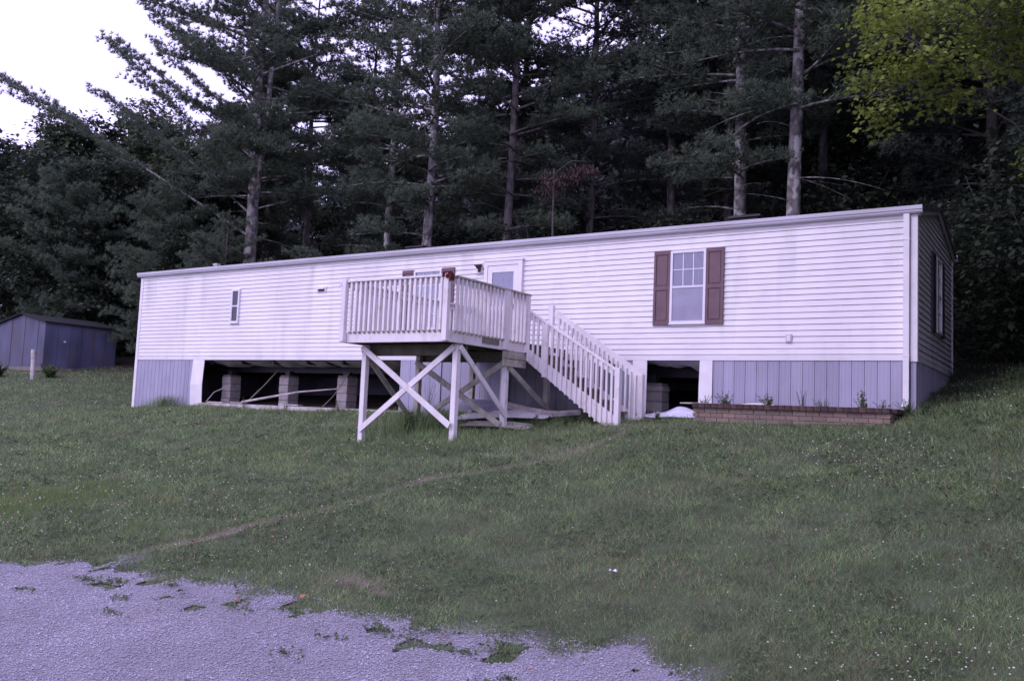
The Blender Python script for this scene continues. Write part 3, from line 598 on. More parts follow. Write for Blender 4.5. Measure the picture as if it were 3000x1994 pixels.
# right side
box("top_rail", 'deck_dirty', XR-.06, XR+.09, YF+.045, YS+.02, RT+.0, RT+.034, K, bevel=.005)
box("rail_board", 'deck', XR-.002, XR+.034, YF+.06, YS-.02, RT-.095, RT-.004, K)
box("rail_post", 'deck', XR+.040, XR+.085, -2.42, -2.28, ZF-.19, RT-.002, K)
box("rail_post", 'deck', XR-.002, XR+.088, YS-.10, YS-.01, ZF-.19, RT-.006, K, bevel=.006)
for i in range(13): baluster(XR+.060, YF+.12+(1.50-.12)*i/12+.0, RT-.004, ZF-.05, 1, 0)
for i in range(5): baluster(XR+.060, -2.22+i*.122, RT-.004, ZF-.05, 1, 0)
# left side
box("top_rail", 'deck', XL-.09, XL+.05, YF+.045, -.05, RT+.0, RT+.034, K, bevel=.005)
box("rail_board", 'deck', XL-.034, XL+.002, YF+.06, -.06, RT-.095, RT-.004, K)
for i in range(29): baluster(XL-.055, YF+.14+(3.70)*i/28, RT-.004, ZF-.05, -1, 0)
box("rail_post", 'deck', XL-.085, XL-.037, -2.06, -1.96, ZF-.19, RT-.002, K); box("rail_post", 'deck', XL-.04, XL+.05, -.16, -.07, ZF-.19, RT-.002, K)
# stairs
X0, X1, Z0, Z1 = XR+.04, -4.44, ZF, g1(-4.44, -1.2)+.02
YI = -.70; NS = 7; run_ = (X1-X0)/NS; rise = (Z0-Z1)/NS
sl = (Z1-Z0)/(X1-X0)
for (ya, yb) in ((YS-.038, YS), (YI, YI+.038)):
    poly = [(X0, Z0-.09), (X1+.02, Z1+.06), (X1+.02, Z1-.14), (X1-.30, Z1-.05), (X0, Z0-.33)]
    B().prism(poly, 1, ya, yb).build("stringer", 'deck', K, bevel=.004)
for i in range(1, NS+1):
    x = X0+run_*(i-1); z = Z0-rise*i; box("tread", 'wood_grey', x-.01, x+run_+.02, YS-.030, YI+.03, z-.036, z, K)
    if i > 1: box("riser", 'wood_grey', x-.03, x-.012, YS+.003, YI-.003, z+.002, z+rise-.038, K)
box("tread", 'wood_grey', X1-.06, X1+.26, YS+.02, YI-.02, Z1-.06, Z1-.015, K)
def stair_rail(y, yo, flat, zt0, zt1, xs0, xs1, post_top):
    a_ = Vector((xs0, y, zt0)); c_ = Vector((xs1, y, zt1))
    if flat: B().bar(a_, c_, .038, .14, up=(0, 0, 1)).build("hand_rail", 'deck', K, bevel=.004)
    else: B().bar(a_, c_, .075, .038, up=(0, 0, 1)).build("hand_rail", 'deck', K, bevel=.004); 
    B().bar(a_+Vector((0, .0, -.075)), c_+Vector((0, .0, -.075)), .034, .085).build("rail_board", 'deck', K)
    n = 18
    for i in range(n):
        x = xs0+.10+(xs1-xs0-.20)*i/(n-1); zt = zt0+(zt1-zt0)*(x-xs0)/(xs1-xs0)-.03; zl = Z0+sl*(x-X0)-.30
        zl = max(zl, Z1-.02); B().box(x-.018, x+.018, yo-.018, yo+.018, zl, zt).build("baluster", 'deck', K, bevel=.003)
    B().box(xs1-.05, xs1+.045, y-.05, y+.05, Z1-.25, post_top).build("newel_post", 'deck', K, bevel=.006)
stair_rail(YS-.02, YS-.058, False, 3.58, 2.44, X0-.04, X1, 2.50)
stair_rail(YI+.02, YI-.022, True, 3.60, 2.40, X0+.05, X1, 2.44)
box("newel_post", 'deck', XR-.06, XR+.04, YI-.02, YI+.07, ZF-.19, 3.76, K, bevel=.006)
box("newel_post", 'deck', X1-1.50, X1-1.41, YS-.085, YS-.040, 2.32, 3.28, K)
# broken rail end sticking out at the front left corner
b = B(); b.bar((XL-.06, YF-.09, RT+.00), (XL-.15, YF-.10, RT-.07), .03, .03); b.bar((XL-.13, YF-.10, RT-.02), (XL-.05, YF-.10, RT-.15), .022, .022); b.build("broken_rail_end", 'deck', K)
# red cloth tied on the corner of the rail
b = B(); V = []; F_ = []
for i in range(9):
    t = i/8; V += [(XR-.07+.17*t, YF-.136-.02*math.sin(i*1.3), RT+.066-.02*abs(math.sin(i))), (XR-.06+.17*t+.01*math.sin(i*2), YF-.145-.02*math.cos(i*1.7), RT-.01-.11*t*t-.02*math.sin(i*2.1))]
for i in range(8): F_.append((2*i, 2*i+2, 2*i+3, 2*i+1))
b.add(V, F_); b.box(XR-.052, XR+.052, YF-.133, YF-.02, RT+.046, RT+.072); b.box(XR+.05, XR+.072, YF-.10, YF+.0, RT-.07, RT+.045)
tag(b.build("red_cloth", 'red_cloth'), 'red rag wrapped over the front right corner of the deck railing', 'cloth')

# ------------------------------------------------------------------ rubble under the deck
def sheet(name, m, cx, cy, cz, lx, ly, tilt, rz, label, cat, ribs=0, bend=.03, n=8):
    b = B(); V = []; F_ = []
    ny = max(2, ribs*4) if ribs else 3
    for i in range(n+1):
        for j in range(ny+1):
            u, v = i/n-.5, j/ny-.5; V.append((u*lx, v*ly, bend*math.sin(3.1*(u+.5))*4*.3+(.012 if ribs and j % 4 < 2 else 0)))
    for i in range(n):
        for j in range(ny):
            k = i*(ny+1)+j; F_.append((k, k+1, k+ny+2, k+ny+1))
    o = b.add(V, F_).build(name, m); md = o.modifiers.new("thick", 'SOLIDIFY'); md.thickness = .006
    o.location = (cx, cy, cz); o.rotation_euler = (tilt[0], tilt[1], rz); return tag(o, label, cat)
sheet("fallen_siding", 'trim', -6.95, -1.35, g1(-6.95, -1.35)+.12, 2.0, .62, (R(14), R(-3)), R(6), 'fallen white siding sheet lying flat under the deck', 'siding sheet', ribs=3)
sheet("fallen_siding", 'skirt', -7.55, -.95, g1(-7.5, -.95)+.20, 1.3, .55, (R(24), R(4)), R(18), 'fallen bluish skirting panel lying under the deck', 'siding sheet', ribs=3)
sheet("fallen_siding", 'deck_dirty', -6.7, -2.0, g1(-6.7, -2.0)+.06, 1.6, .45, (R(12), 0), R(-4), 'mould-stained white siding sheet nearest the front of the rubble', 'siding sheet', ribs=2)
tag(B().tube([(-8.3, -.6, 1.86), (-7.3, -.75, 1.84), (-6.6, -1.1, 1.74), (-6.0, -1.2, 1.66), (-5.45, -1.05, 1.72)], [.035, .04, .05, .06, .05], 5).build("trim_strip", 'wood_pale'), 'long pale warped strip lying across the rubble under the deck', 'strip')
tag(B().tube([(-8.3, -.75, 1.80), (-7.2, -.9, 1.77), (-6.3, -1.25, 1.66), (-5.9, -1.3, 1.62)], [.02, .02, .025, .02], 5).build("trim_strip", 'wood_pale'), 'thinner pale strip just below the long warped one', 'strip')
tag(B().bar((-5.5, -1.1, 1.60), (-5.15, -.8, 1.82), .14, .03).build("dark_board", 'wood_grey'), 'short dark board propped beside the rear deck post', 'board')

# white sheet spilling from the opening
def cloth(name, cx, cy, rx, ry, hh, seed, label, m='sheet'):
    rg = np.random.default_rng(seed); n = 26; xs_ = np.linspace(-1, 1, n); X_, Y_, F_ = grid(xs_, xs_)
    rr = np.hypot(X_, Y_); e = 1+.12*np.sin(3*np.arctan2(Y_, X_)+seed)+.08*np.sin(7*np.arctan2(Y_, X_)); wx = cx+X_*rx*e; wy = cy+Y_*ry*e
    zz = gzn(wx, wy)+.02+hh*np.clip(1-rr/1.35, 0, 1)+.035*np.sin(6*X_+2*Y_+seed)*np.clip(1.3-rr, 0, 1)+.02*np.sin(13*Y_-5*X_)*np.clip(1.3-rr, 0, 1)
    k_ = (rr[F_].mean(1) < 1.05); F_ = F_[k_]; u_, i_ = np.unique(F_, return_inverse=True)
    return tag(link(name, np_mesh(name, np.stack([wx, wy, zz], 1)[u_], i_.reshape(F_.shape), M[m], True, True)), label, 'plastic sheet')
cloth("plastic_sheet", -3.85, -.05, .62, .60, .14, 3, 'crumpled white plastic sheet spilling from the dark opening by the stairs')

# ------------------------------------------------------------------ brick planter
PX0, PX1, PY0 = -3.24, -.16, -1.20
PL = wthing("brick_planter", ((PX0+PX1)/2, -.7, 1.6), 'low brick planter bed with dark cap along the right front wall', 'planter')
b = B(); b.box(PX0+.03, PX1-.03, PY0+.02, PY0+.09, 1.40, 1.90); b.box(PX0+.03, PX0+.09, PY0+.09, -.1, 1.40, 1.90); b.box(PX1-.09, PX1-.03, PY0+.09, -.1, 1.40, 1.90); b.build("mortar_core", 'mortar', PL)
bm_ = {}
def brick(cx, cy, cz, lx, ly, lz, m, rot=0):
    key = (round(lx, 3), round(ly, 3), round(lz, 3), m)
    if key not in bm_: bm_[key] = B().box(-lx/2, lx/2, -ly/2, ly/2, -lz/2, lz/2).mesh("brick", M[m])
    o = link("brick", bm_[key], PL, Vector((cx, cy, cz))-Vector(PL.location)); o.rotation_euler = (random.uniform(-.01, .01), random.uniform(-.008, .008), rot+random.uniform(-.012, .012)); return o
nrow = 5; bl = (PX1-PX0)/15
for r_ in range(nrow):
    z = 1.49+r_*.076+.035
    for i in range(16 if r_ % 2 else 15):
        cx = PX0+bl*(i+.5)-(bl/2 if r_ % 2 else 0); l_ = bl-.010
        if r_ % 2 and i in (0, 15): l_ = bl/2-.01; cx = PX0+bl/4 if i == 0 else PX1-bl/4
        brick(cx, PY0+.035+random.uniform(-.004, .004), z, round(l_, 3), .09, .066, 'brick')
    for sx_ in (PX0+.045, PX1-.045):
        for j in range(4): brick(sx_, PY0+.2+j*.215, z, .205, .09, .066, 'brick', R(90))
for i in range(28):
    brick(PX0+.055+(PX1-PX0-.11)*i/27, PY0+.04, 1.49+nrow*.076+.040, .102, .22, .072, 'brick_cap')
for sx_ in (PX0+.05, PX1-.05):
    for j in range(8): brick(sx_, PY0+.26+j*.112, 1.49+nrow*.076+.040, .102, .2, .072, 'brick_cap', R(90))
box("soil_bed", 'soil', PX0+.06, PX1-.06, PY0+.08, -.04, 1.6, 1.86, PL)
sheet("scrap_sheet", 'trim', -2.55, -.35, 1.94, .75, .3, (R(8), R(-3)), R(2), 'white scrap panel lying in the brick planter', 'scrap panel')
tag(B().bar((-3.55, -1.0, 1.945), (-3.05, -1.05, 1.95), .05, .02).build("scrap_strip", 'wood_pale'), 'short pale strip jutting over the left end of the planter', 'strip')

# weeds as individual plants
def weed(x, y, z, hgt, n, seed, label, cat='weed', m='weed', leaf=.035, name="weed_plant", spread=.35):
    if x > -3.3 and y > -1.1 and name == 'weed_plant': n = n*2+3; spread = .9
    rg = random.Random(seed); t = thing(name, (x, y, z), label, cat, None); bs = B(); V = []; T = []
    for s in range(n):
        a_ = rg.uniform(0, 6.28); le = rg.uniform(.05, spread); h_ = hgt*rg.uniform(.55, 1.05); tip = Vector((math.cos(a_)*le*h_, math.sin(a_)*le*h_, h_)); base_ = Vector((rg.uniform(-.03, .03), rg.uniform(-.03, .03), 0)); mid = base_.lerp(tip, .5)+Vector((0, 0, .04*h_))
        bs.tube([base_, mid, tip], [.004, .003, .0015], 4)
        for k in range(int(9+h_*34)):
            f = .15+.85*(k+rg.random())/(9+h_*34); p = base_.lerp(tip, f); d = Vector((rg.uniform(-1, 1), rg.uniform(-1, 1), rg.uniform(-.3, .7))).normalized(); q = d.cross(Vector((rg.uniform(-1, 1), rg.uniform(-1, 1), 1))).normalized(); L_ = leaf*rg.uniform(.6, 1.4)*(1.25-f*.6)
            i0 = len(V); V += [p, p+d*L_*.5+q*L_*.28, p+d*L_, p+d*L_*.5-q*L_*.28]; T.append((i0, i0+1, i0+2, i0+3))
    bs.build("stem", 'weed', t, loc=(0, 0, 0)); link("foliage", np_mesh("foliage", np.array([tuple(v) for v in V]), np.array(T), M[m], quads=True), t, (0, 0, 0)); return t
weed(-3.15, -.95, 1.88, .22, 3, 1, 'small leafy weed at the left end of the brick planter'); weed(-2.85, -.75, 1.86, .34, 6, 2, 'bushy green weed left of the scrap panel in the planter', leaf=.045)
weed(-2.1, -.8, 1.86, .30, 6, 3, 'green weed clump right of the scrap panel in the planter', leaf=.045); weed(-1.6, -.6, 1.86, .36, 3, 4, 'thin tall weed in the middle of the planter', leaf=.025)
weed(-1.25, -.8, 1.86, .22, 5, 5, 'low weed right of the planter middle', leaf=.03); weed(-.62, -.8, 1.86, .42, 3, 6, 'tall drooping weed near the right end of the planter', leaf=.05); weed(-.38, -.5, 1.86, .25, 5, 7, 'small bushy weed at the right corner of the planter', leaf=.03)
weed(-9.5, -.45, g1(-9.5, -.45)-.02, .85, 12, 8, 'dry seeding weed in the skirting opening left of the deck', m='grass_dry', leaf=.028, spread=.5)
weed(-14.2, -.12, g1(-14.2, -.12)-.02, .32, 5, 9, 'small weed at the sill below the middle of the opening', leaf=.03); weed(-15.7, -.12, g1(-15.7, -.12)-.02, .40, 5, 10, 'dry weed at the sill beside the middle block pier', m='grass_dry', leaf=.025)
weed(-12.4, -.15, g1(-12.4, -.15)-.02, .35, 5, 11, 'weed at the sill right of the third block pier', leaf=.03); weed(-7.85, -3.0, g1(-7.85, -3.0)-.02, .55, 12, 12, 'dark leafy weed clump under the deck front', m='leaves_shaded', leaf=.05)
weed(-5.9, -1.9, g1(-5.9, -1.9)-.02, .25, 8, 13, 'low leafy weed beside the lower stair', leaf=.05); weed(-5.3, -1.9, g1(-5.3, -1.9)-.02, .22, 8, 14, 'leafy weed at the foot of the stair stringer', leaf=.05); weed(-4.05, -.85, g1(-4.05, -.85)-.02, .2, 8, 15, 'leafy weed right of the stair newel post', leaf=.05)
weed(-.05, -.5, g1(-.05, -.5)-.02, .3, 8, 16, 'weed tuft at the foot of the downspout', leaf=.03); weed(-18.9, -.2, g1(-18.9, -.2)-.02, .4, 9, 17, 'green weed in front of the left skirting', leaf=.035)

# ------------------------------------------------------------------ litter and fallen leaves
def leafm(s, seed):
    rg = random.Random(seed); b = B(); V = [(0, 0, .004)]; n = 9
    for i in range(n):
        a_ = 6.283*i/n; r_ = s*(1 if i % 2 == 0 else .62)*rg.uniform(.85, 1.1); V.append((math.cos(a_)*r_, math.sin(a_)*r_*.8, rg.uniform(.0, .5)*s))
    return b.add(V, [(0, i+1, (i+1) % n+1) for i in range(n)])
LV = [(-2.52, -7.99, .035, 'orange fallen leaf in the middle of the lawn'), (-3.10, -9.99, .042, 'salmon fallen leaf on the gravel edge below the dirt patch'), (-3.48, -10.34, .035, 'fallen leaf on the gravel beside a small grass island'),
      (-1.68, -9.97, .035, 'pinkish fallen leaf on the gravel edge near the frame bottom'), (-3.36, -11.16, .022, 'small yellow leaf lying out on the open gravel'), (-4.05, -10.42, .028, 'orange fallen leaf just inside the left gravel edge'), (-4.9, -8.7, .032, 'pale fallen leaf on the dirt track'), (-.75, -10.25, .028, 'yellowish leaf at the lower right tip of the gravel'), (-4.75, -8.85, .028, 'second pale leaf lying beside the dirt track')]
for i, (x, y, s, l) in enumerate(LV):
    o = leafm(s, i).build("fallen_leaf", 'leaf_orange', loc=(x, y, g1(x, y)+.045)); o.rotation_euler = (.2, -.15, i*1.1); tag(o, l, 'leaf')
o = leafm(.05, 33).build("paper_scrap", 'paper', loc=(-1.11, -8.38, g1(-1.11, -8.38)+.06)); tag(o, 'crumpled white paper scrap lying on the lawn in the foreground', 'litter')
o = leafm(.05, 34).build("fallen_leaf", 'leaf_orange', loc=(-9.0, -4.6, g1(-9.0, -4.6)+.05)); tag(o, 'reddish leaf on the grass left of the deck', 'leaf')
rg = random.Random(5)
for i in range(30):
    x = rg.uniform(-5.5, 0.4); y = float(np.interp(x, DRV[:, 0], DRV[:, 1]))+rg.uniform(-.35, .12) if i < 18 else rg.uniform(-11.6, -10.4)
    t = thing("gravel_weed", (x, y, g1(x, y)+.01), 'low green weed growing on the gravel driveway', 'weed', 'small weeds along the gravel')
    V = []; T = []
    ox = rg.uniform(.03, .12)
    for k in range(26):
        a_ = rg.uniform(0, 6.28); L_ = rg.uniform(.015, .05); px, py = rg.gauss(0, ox), rg.gauss(0, .04); c_, s_ = math.cos(a_), math.sin(a_); i0 = len(V); V += [(px, py, .012), (px+c_*L_*.5-s_*L_*.25, py+s_*L_*.5+c_*L_*.25, rg.uniform(.012, .04)), (px+c_*L_, py+s_*L_, rg.uniform(.01, .04)), (px+c_*L_*.5+s_*L_*.25, py+s_*L_*.5-c_*L_*.25, rg.uniform(.012, .04))]; T.append((i0, i0+1, i0+2, i0+3))
    link("foliage", np_mesh("foliage", np.array(V), np.array(T), M['weed'], quads=True), t, (0, 0, 0))

# ------------------------------------------------------------------ shed on the left
SX1, SY0, SZ = -31.3, 3.2, 2.72
SH = wthing("shed", (SX1-1.7, SY0+1.5, SZ), 'small dark blue metal shed with a low black roof left of the house', 'shed')
SW, SD, SE, SP = 3.4, 3.0, 1.74, 2.05
for i in range(7):
    x = SX1-SW+i*SW/7; p = lambda xx: SZ+SE+(SP-SE)*(1-abs(xx-(SX1-SW/2))/(SW/2)); x2 = x+SW/7-.012
    pts = [(x, SZ), (x2, SZ), (x2, p(x2))]+([(SX1-SW/2, SZ+SP)] if x < SX1-SW/2 < x2 else [])+[(x, p(x))]
    B().prism(pts, 1, SY0-(.012 if i % 2 else 0), SY0+.02).build("wall_panel", 'shed', SH)
for i in range(6):
    y = SY0+.022+i*(SD-.03)/6; B().box(SX1-.02, SX1+(.012 if i % 2 else 0), y, y+(SD-.03)/6-.012, SZ, SZ+SE).build("wall_panel", 'shed', SH)
b = B(); b.box(SX1-SW, SX1-SW+.02, SY0+.022, SY0+SD, SZ, SZ+SE); b.box(SX1-SW+.021, SX1-.02, SY0+SD-.02, SY0+SD, SZ, SZ+SE); b.build("rear_wall", 'shed', SH)
for s in (-1, 1):
    xe = SX1-SW/2+s*(SW/2+.12); B().prism([(SX1-SW/2, SZ+SP+.03), (SX1-SW/2, SZ+SP+.07), (xe, SZ+SE+.02), (xe, SZ+SE-.03)], 1, SY0-.12, SY0+SD+.1).build("roof", 'black', SH)
box("base_sill", 'wood_grey', SX1-SW-.02, SX1+.02, SY0-.03, SY0+.05, SZ-.16, SZ-.003, SH); box("base_sill", 'wood_grey', SX1-.06, SX1+.022, SY0+.052, SY0+SD, SZ-.16, SZ-.003, SH)
for x in (SX1-SW+.1, SX1-SW/2, SX1-.3): box("foot_block", 'block', x-.2, x+.2, SY0+.08, SY0+.4, SZ-.5, SZ-.165, SH)
B().box(SX1+.012, SX1+.04, SY0+.75, SY0+.83, SZ+1.0, SZ+1.06).build("latch", 'trim', SH)
fx, fy = -29.55, 1.9
o = B().tube([(fx+.03, fy, g1(fx, fy)-.2), (fx, fy, g1(fx, fy)+.5), (fx-.06, fy, g1(fx, fy)+1.08)], [.075, .08, .085], 9).build("wooden_post", 'wood_grey'); o.active_material = M['wood_pale']; tag(o, 'leaning bare wooden post standing in front of the blue shed', 'post')
for i, (x, y, l) in enumerate(((-32.6, 1.7, 'scrubby brown weeds in front of the left half of the shed'), (-31.4, 1.6, 'scrubby weeds just left of the wooden post'), (-29.6, 2.6, 'brown brush pile at the right foot of the shed'), (-33.6, 2.0, 'scrubby weeds at the left corner of the shed'))):
    weed(x, y, g1(x, y)-.05, .55, 45, 50+i, l, 'brush', 'weed' if i == 2 else 'leaves_shaded', leaf=.09, name="brush", spread=1.1)
# ------------------------------------------------------------------ trees
def unit(v): return v/np.maximum(np.linalg.norm(v, axis=-1, keepdims=True), 1e-9)
def needle_mesh(name, P, D, m, per=8, ln=.19, w=.030, r=None):
    """P (n,3) tuft positions, D (n,3) twig directions -> bursts of long thin needle-bundle triangles"""
    r = r or rng; n = len(P); Q = np.repeat(P, per, 0); DD = np.repeat(D, per, 0)
    dv = unit(unit(DD)*.75+unit(r.normal(size=(n*per, 3)))*.85+np.array([0, 0, .22])); l = ln*r.uniform(.7, 1.2, (n*per, 1)); q = unit(np.cross(dv, r.normal(size=(n*per, 3))))*w/2
    b0 = Q+dv*.01; V = np.stack([b0-q, b0+q, Q+dv*l], 1).reshape(-1, 3)
    return np_mesh(name, V, np.arange(len(V)).reshape(-1, 3), m)
def pine(seed, Ht, rad, h0, Lmax, m='needles', extra=(), dense=1., lean=(0, 0), dead=True, fork=None, azbias=None, hstop=None, bark='bark', clump=1.):
    """returns (trunk mesh, crown mesh) of a white pine: whorls of level limbs with tiers of foliage"""
    rg = random.Random(seed); r = np.random.default_rng(seed); b = B(); P = []; D = []
    ax = lambda z: Vector((lean[0]*z/Ht+.05*math.sin(z*.5+seed), lean[1]*z/Ht+.05*math.cos(z*.4+seed), z))
    zs = np.linspace(-.4, Ht, 16); b.tube([ax(z) for z in zs], [rad*(1.12 if z < .4 else 1)*max(.06, (1-z/Ht)**.75) for z in zs], 10)
    def limb(start, az, L, up, droop, tiers=1., wood=True, tuft=True, r0=None):
        d = Vector((math.cos(az), math.sin(az), 0)); N = 9; pts = []
        for i in range(N):
            t = i/(N-1); wob = .06*L*math.sin(3*t+az*3); pts.append(start+d*L*t+Vector((0, 0, up*L*t-droop*L*t*t))+Vector((-d.y, d.x, 0))*wob)
        r0_ = r0 or .018+.011*L; b.tube(pts, [r0_*(1-.85*i/(N-1)) for i in range(N)], 5)
        if not tuft: return
        s = .22 if L < 5 else .30; side = Vector((-d.y, d.x, 0)); x = L*(.28 if 2 < L < 5 else .1 if L <= 2 else .42)
        while x < L:
            t = x/L; i = min(int(t*(N-1)), N-2); f = t*(N-1)-i; p = pts[i].lerp(pts[i+1], f)
            for sg in (-1, 1):
                sl_ = (.35+.33*L*(1-t)**.8*(.35+t))*rg.uniform(.5, 1.15)*tiers; sl_ = min(sl_, 1.5) if L < 5 else min(sl_*1.2*rg.uniform(.4, 1.3), 2.1)
                td = (d*rg.uniform(.5, 1.1)+side*sg*rg.uniform(.5, 1.1)+Vector((0, 0, rg.uniform(.05, .45)))).normalized(); k = max(2, int(sl_/.085*dense))
                if sl_ > .6 and rg.random() < .5: b.tube([p, p+td*sl_], [.012, .004], 4)
                for j in range(k):
                    q = p+td*sl_*((j+.6)/k)+Vector((r.normal()*.085*clump, r.normal()*.085*clump, r.normal()*.05+.16*(j/k)**1.5)); P.append(q); D.append(td+Vector((0, 0, .25)))
            x += s*rg.uniform(.7, 1.3)
        for j in range(5): P.append(pts[-1]+Vector((r.normal()*.06, r.normal()*.06, r.normal()*.05))); D.append(d)
    z = h0
    while z < (hstop or Ht-.3):
        t = (z-h0)/(Ht-h0); prof = min(1, .62+1.3*t) if t < .3 else (1-((t-.3)/.72)**1.5); L0 = Lmax*max(.12, prof)
        for k in range(rg.choice((3, 4, 4, 5))):
            az = rg.uniform(0, 6.283) if azbias is None else azbias+rg.gauss(0, 1.1); L = L0*rg.uniform(.55, 1.12)
            if rg.random() < .10: continue
            limb(ax(z+rg.uniform(-.15, .15)), az, L, .10+.5*t+rg.uniform(-.06, .1), .16*(1-t)*rg.uniform(.6, 1.4))
        z += rg.uniform(.42, .75)
    if dead:
        z = 1.2
        while z < h0+2:
            for k in range(rg.choice((1, 1, 2, 3))): limb(ax(z), rg.uniform(0, 6.283), rg.uniform(.5, 2.4), rg.uniform(-.05, .3), rg.uniform(.05, .3), tuft=False, r0=rg.uniform(.010, .024))
            z += rg.uniform(.4, 1.0)
    for e in extra: limb(ax(e[0]), e[1], e[2], e[3], e[4], tiers=e[5] if len(e) > 5 else 1.1, r0=.02+.0045*e[2])
    if fork:
        zf, dx, dy, top = fork; b.tube([ax(zf), ax(zf)+Vector((dx*.5, dy*.5, (top-zf)*.35)), ax(zf)+Vector((dx, dy, top-zf))], [rad*.5, rad*.35, rad*.1], 8)
    Pn = np.array([tuple(p) for p in P]); Dn = np.array([tuple(p) for p in D]); tm = b.mesh("pine_trunk", M[bark], True)
    return tm, needle_mesh("pine_crown", Pn, Dn, M[m], per=13, r=r)
def put_tree(name, meshes, x, y, label, cat, group=None, rot=0., s=1., parts=("trunk", "crown"), z=None):
    t = thing(name, (x, y, (g1(x, y) if z is None else z)-.1), label, cat, group); t.rotation_euler = (0, 0, rot); t.scale = (s, s, s)
    for nm, me_ in zip(parts, meshes): link(nm, me_, t, (0, 0, 0))
    return t
AW = math.atan2(-.544, -.838)      # towards the viewer's left
# the big leftmost pine with long limbs reaching left over the shed
T1 = pine(11, 24, .30, 7.2, 5.2, extra=((5.4, AW+.05, 10.6, .60, .02, 1.1), (6.2, AW-.25, 7.4, .80, .05, 1.2), (7.4, AW+.2, 6.0, 1.0, .06, 1.2), (8.6, AW-.1, 6.2, .95, .12, 1.2), (9.5, AW-.3, 5.2, .95, .05, 1.2), (11, AW, 5.0, .9, .05, 1.1), (3.4, AW-.1, 5.6, .25, .22, 1.25), (2.8, AW+.5, 4.4, .15, .2, 1.25), (3.2, AW+1.1, 3.6, .1, .2, 1.2), (2.4, AW-.5, 6.2, .3, .28, 1.3), (7.6, -1.2, 3.6, .25, .1, 1.2), (9.0, -.6, 3.8, .3, .1, 1.2), (9.6, -1.6, 3.4, .3, .1, 1.2), (10.6, -1.0, 3.6, .35, .1, 1.2), (11.6, -1.5, 3.2, .35, .1, 1.2), (12.4, -.6, 3.4, .35, .1, 1.2), (13.4, -1.1, 3.2, .35, .1, 1.2), (14.6, -1.4, 2.8, .4, .1, 1.2), (6.6, .1, 3.8, .2, .1, 1.2), (8.2, .4, 4.0, .25, .1, 1.2)),
          fork=(5.5, .7, .2, 20), bark='bark_light', dense=1.1)
put_tree("pine_tree", T1, -26.9, 9.0, 'largest left pine with long limbs sweeping up to the left into the sky', 'pine tree')
V_ = [pine(21, 21, .21, 6.4, 4.2, bark='bark_light'), pine(22, 23, .23, 5.6, 4.4, bark='bark_light'), pine(23, 20, .19, 7.0, 3.8), pine(24, 22, .20, 5.0, 4.4)]
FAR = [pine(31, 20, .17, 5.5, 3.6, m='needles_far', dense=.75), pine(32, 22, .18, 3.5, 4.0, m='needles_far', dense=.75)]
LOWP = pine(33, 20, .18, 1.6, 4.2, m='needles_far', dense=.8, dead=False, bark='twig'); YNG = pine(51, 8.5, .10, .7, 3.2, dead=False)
low = pine(41, 21, .22, 6.0, 4.0, bark='bark_light', extra=((4.2, AW, 2.6, .1, .18, 1.2), (4.9, AW+.4, 2.6, .1, .2, 1.2)))
named = [
 (V_[2], -27.9, 13.0, 'slim pine trunk just right of the largest left pine', 0, .95), (V_[0], -21.0, 11.0, 'thin dark pine rising behind the left half of the deck roofline', 1.2, .95),
 (low, -17.4, 9.0, 'thick pine trunk rising directly behind the deck', 0, 1.), (V_[3], -14.6, 10.0, 'pale lichened pine behind the house door', 2.1, .95),
 (V_[2], -10.2, 14.0, 'slim faint pine between the dead red sapling and the right pines', 3.3, 1.), (V_[1], -6.35, 10.0, 'left one of two stout pines behind the maroon-shuttered window', 4.0, .95), (V_[0], -4.4, 9.0, 'rightmost stout pine with bare side branches above the roof vent', 5.2, 1.08)]
for me_, x, y, l, ro, s in named: put_tree("pine_tree", me_, x, y, l, 'pine tree', None, ro, s)
rg = random.Random(99); G = 'dark pines deep in the wood'
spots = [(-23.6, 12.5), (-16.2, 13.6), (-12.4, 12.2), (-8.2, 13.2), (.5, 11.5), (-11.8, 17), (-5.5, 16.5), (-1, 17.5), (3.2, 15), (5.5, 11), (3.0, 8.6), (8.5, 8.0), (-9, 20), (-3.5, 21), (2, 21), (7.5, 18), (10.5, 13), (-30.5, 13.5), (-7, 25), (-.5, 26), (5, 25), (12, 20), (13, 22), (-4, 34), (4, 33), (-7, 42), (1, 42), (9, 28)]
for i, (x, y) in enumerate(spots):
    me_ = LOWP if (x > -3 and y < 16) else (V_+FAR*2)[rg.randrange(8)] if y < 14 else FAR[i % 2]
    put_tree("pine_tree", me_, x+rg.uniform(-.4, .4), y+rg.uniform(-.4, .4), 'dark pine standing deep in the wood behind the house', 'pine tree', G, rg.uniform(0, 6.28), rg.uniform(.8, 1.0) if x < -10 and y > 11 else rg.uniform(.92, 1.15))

for x, y, s, l in ((-25.6, 6.9, .75, 'young pine with pale feathery boughs behind the left end of the house'), (-29.6, 7.2, .95, 'young pine between the house and the shed'), (-36.5, 6.8, 1.1, 'young pine with pale boughs hanging over the shed roof'), (-22.0, 7.4, .6, 'small young pine just above the left part of the roof')): put_tree('young_pine', YNG, x, y, l, 'pine tree', None, x, s)
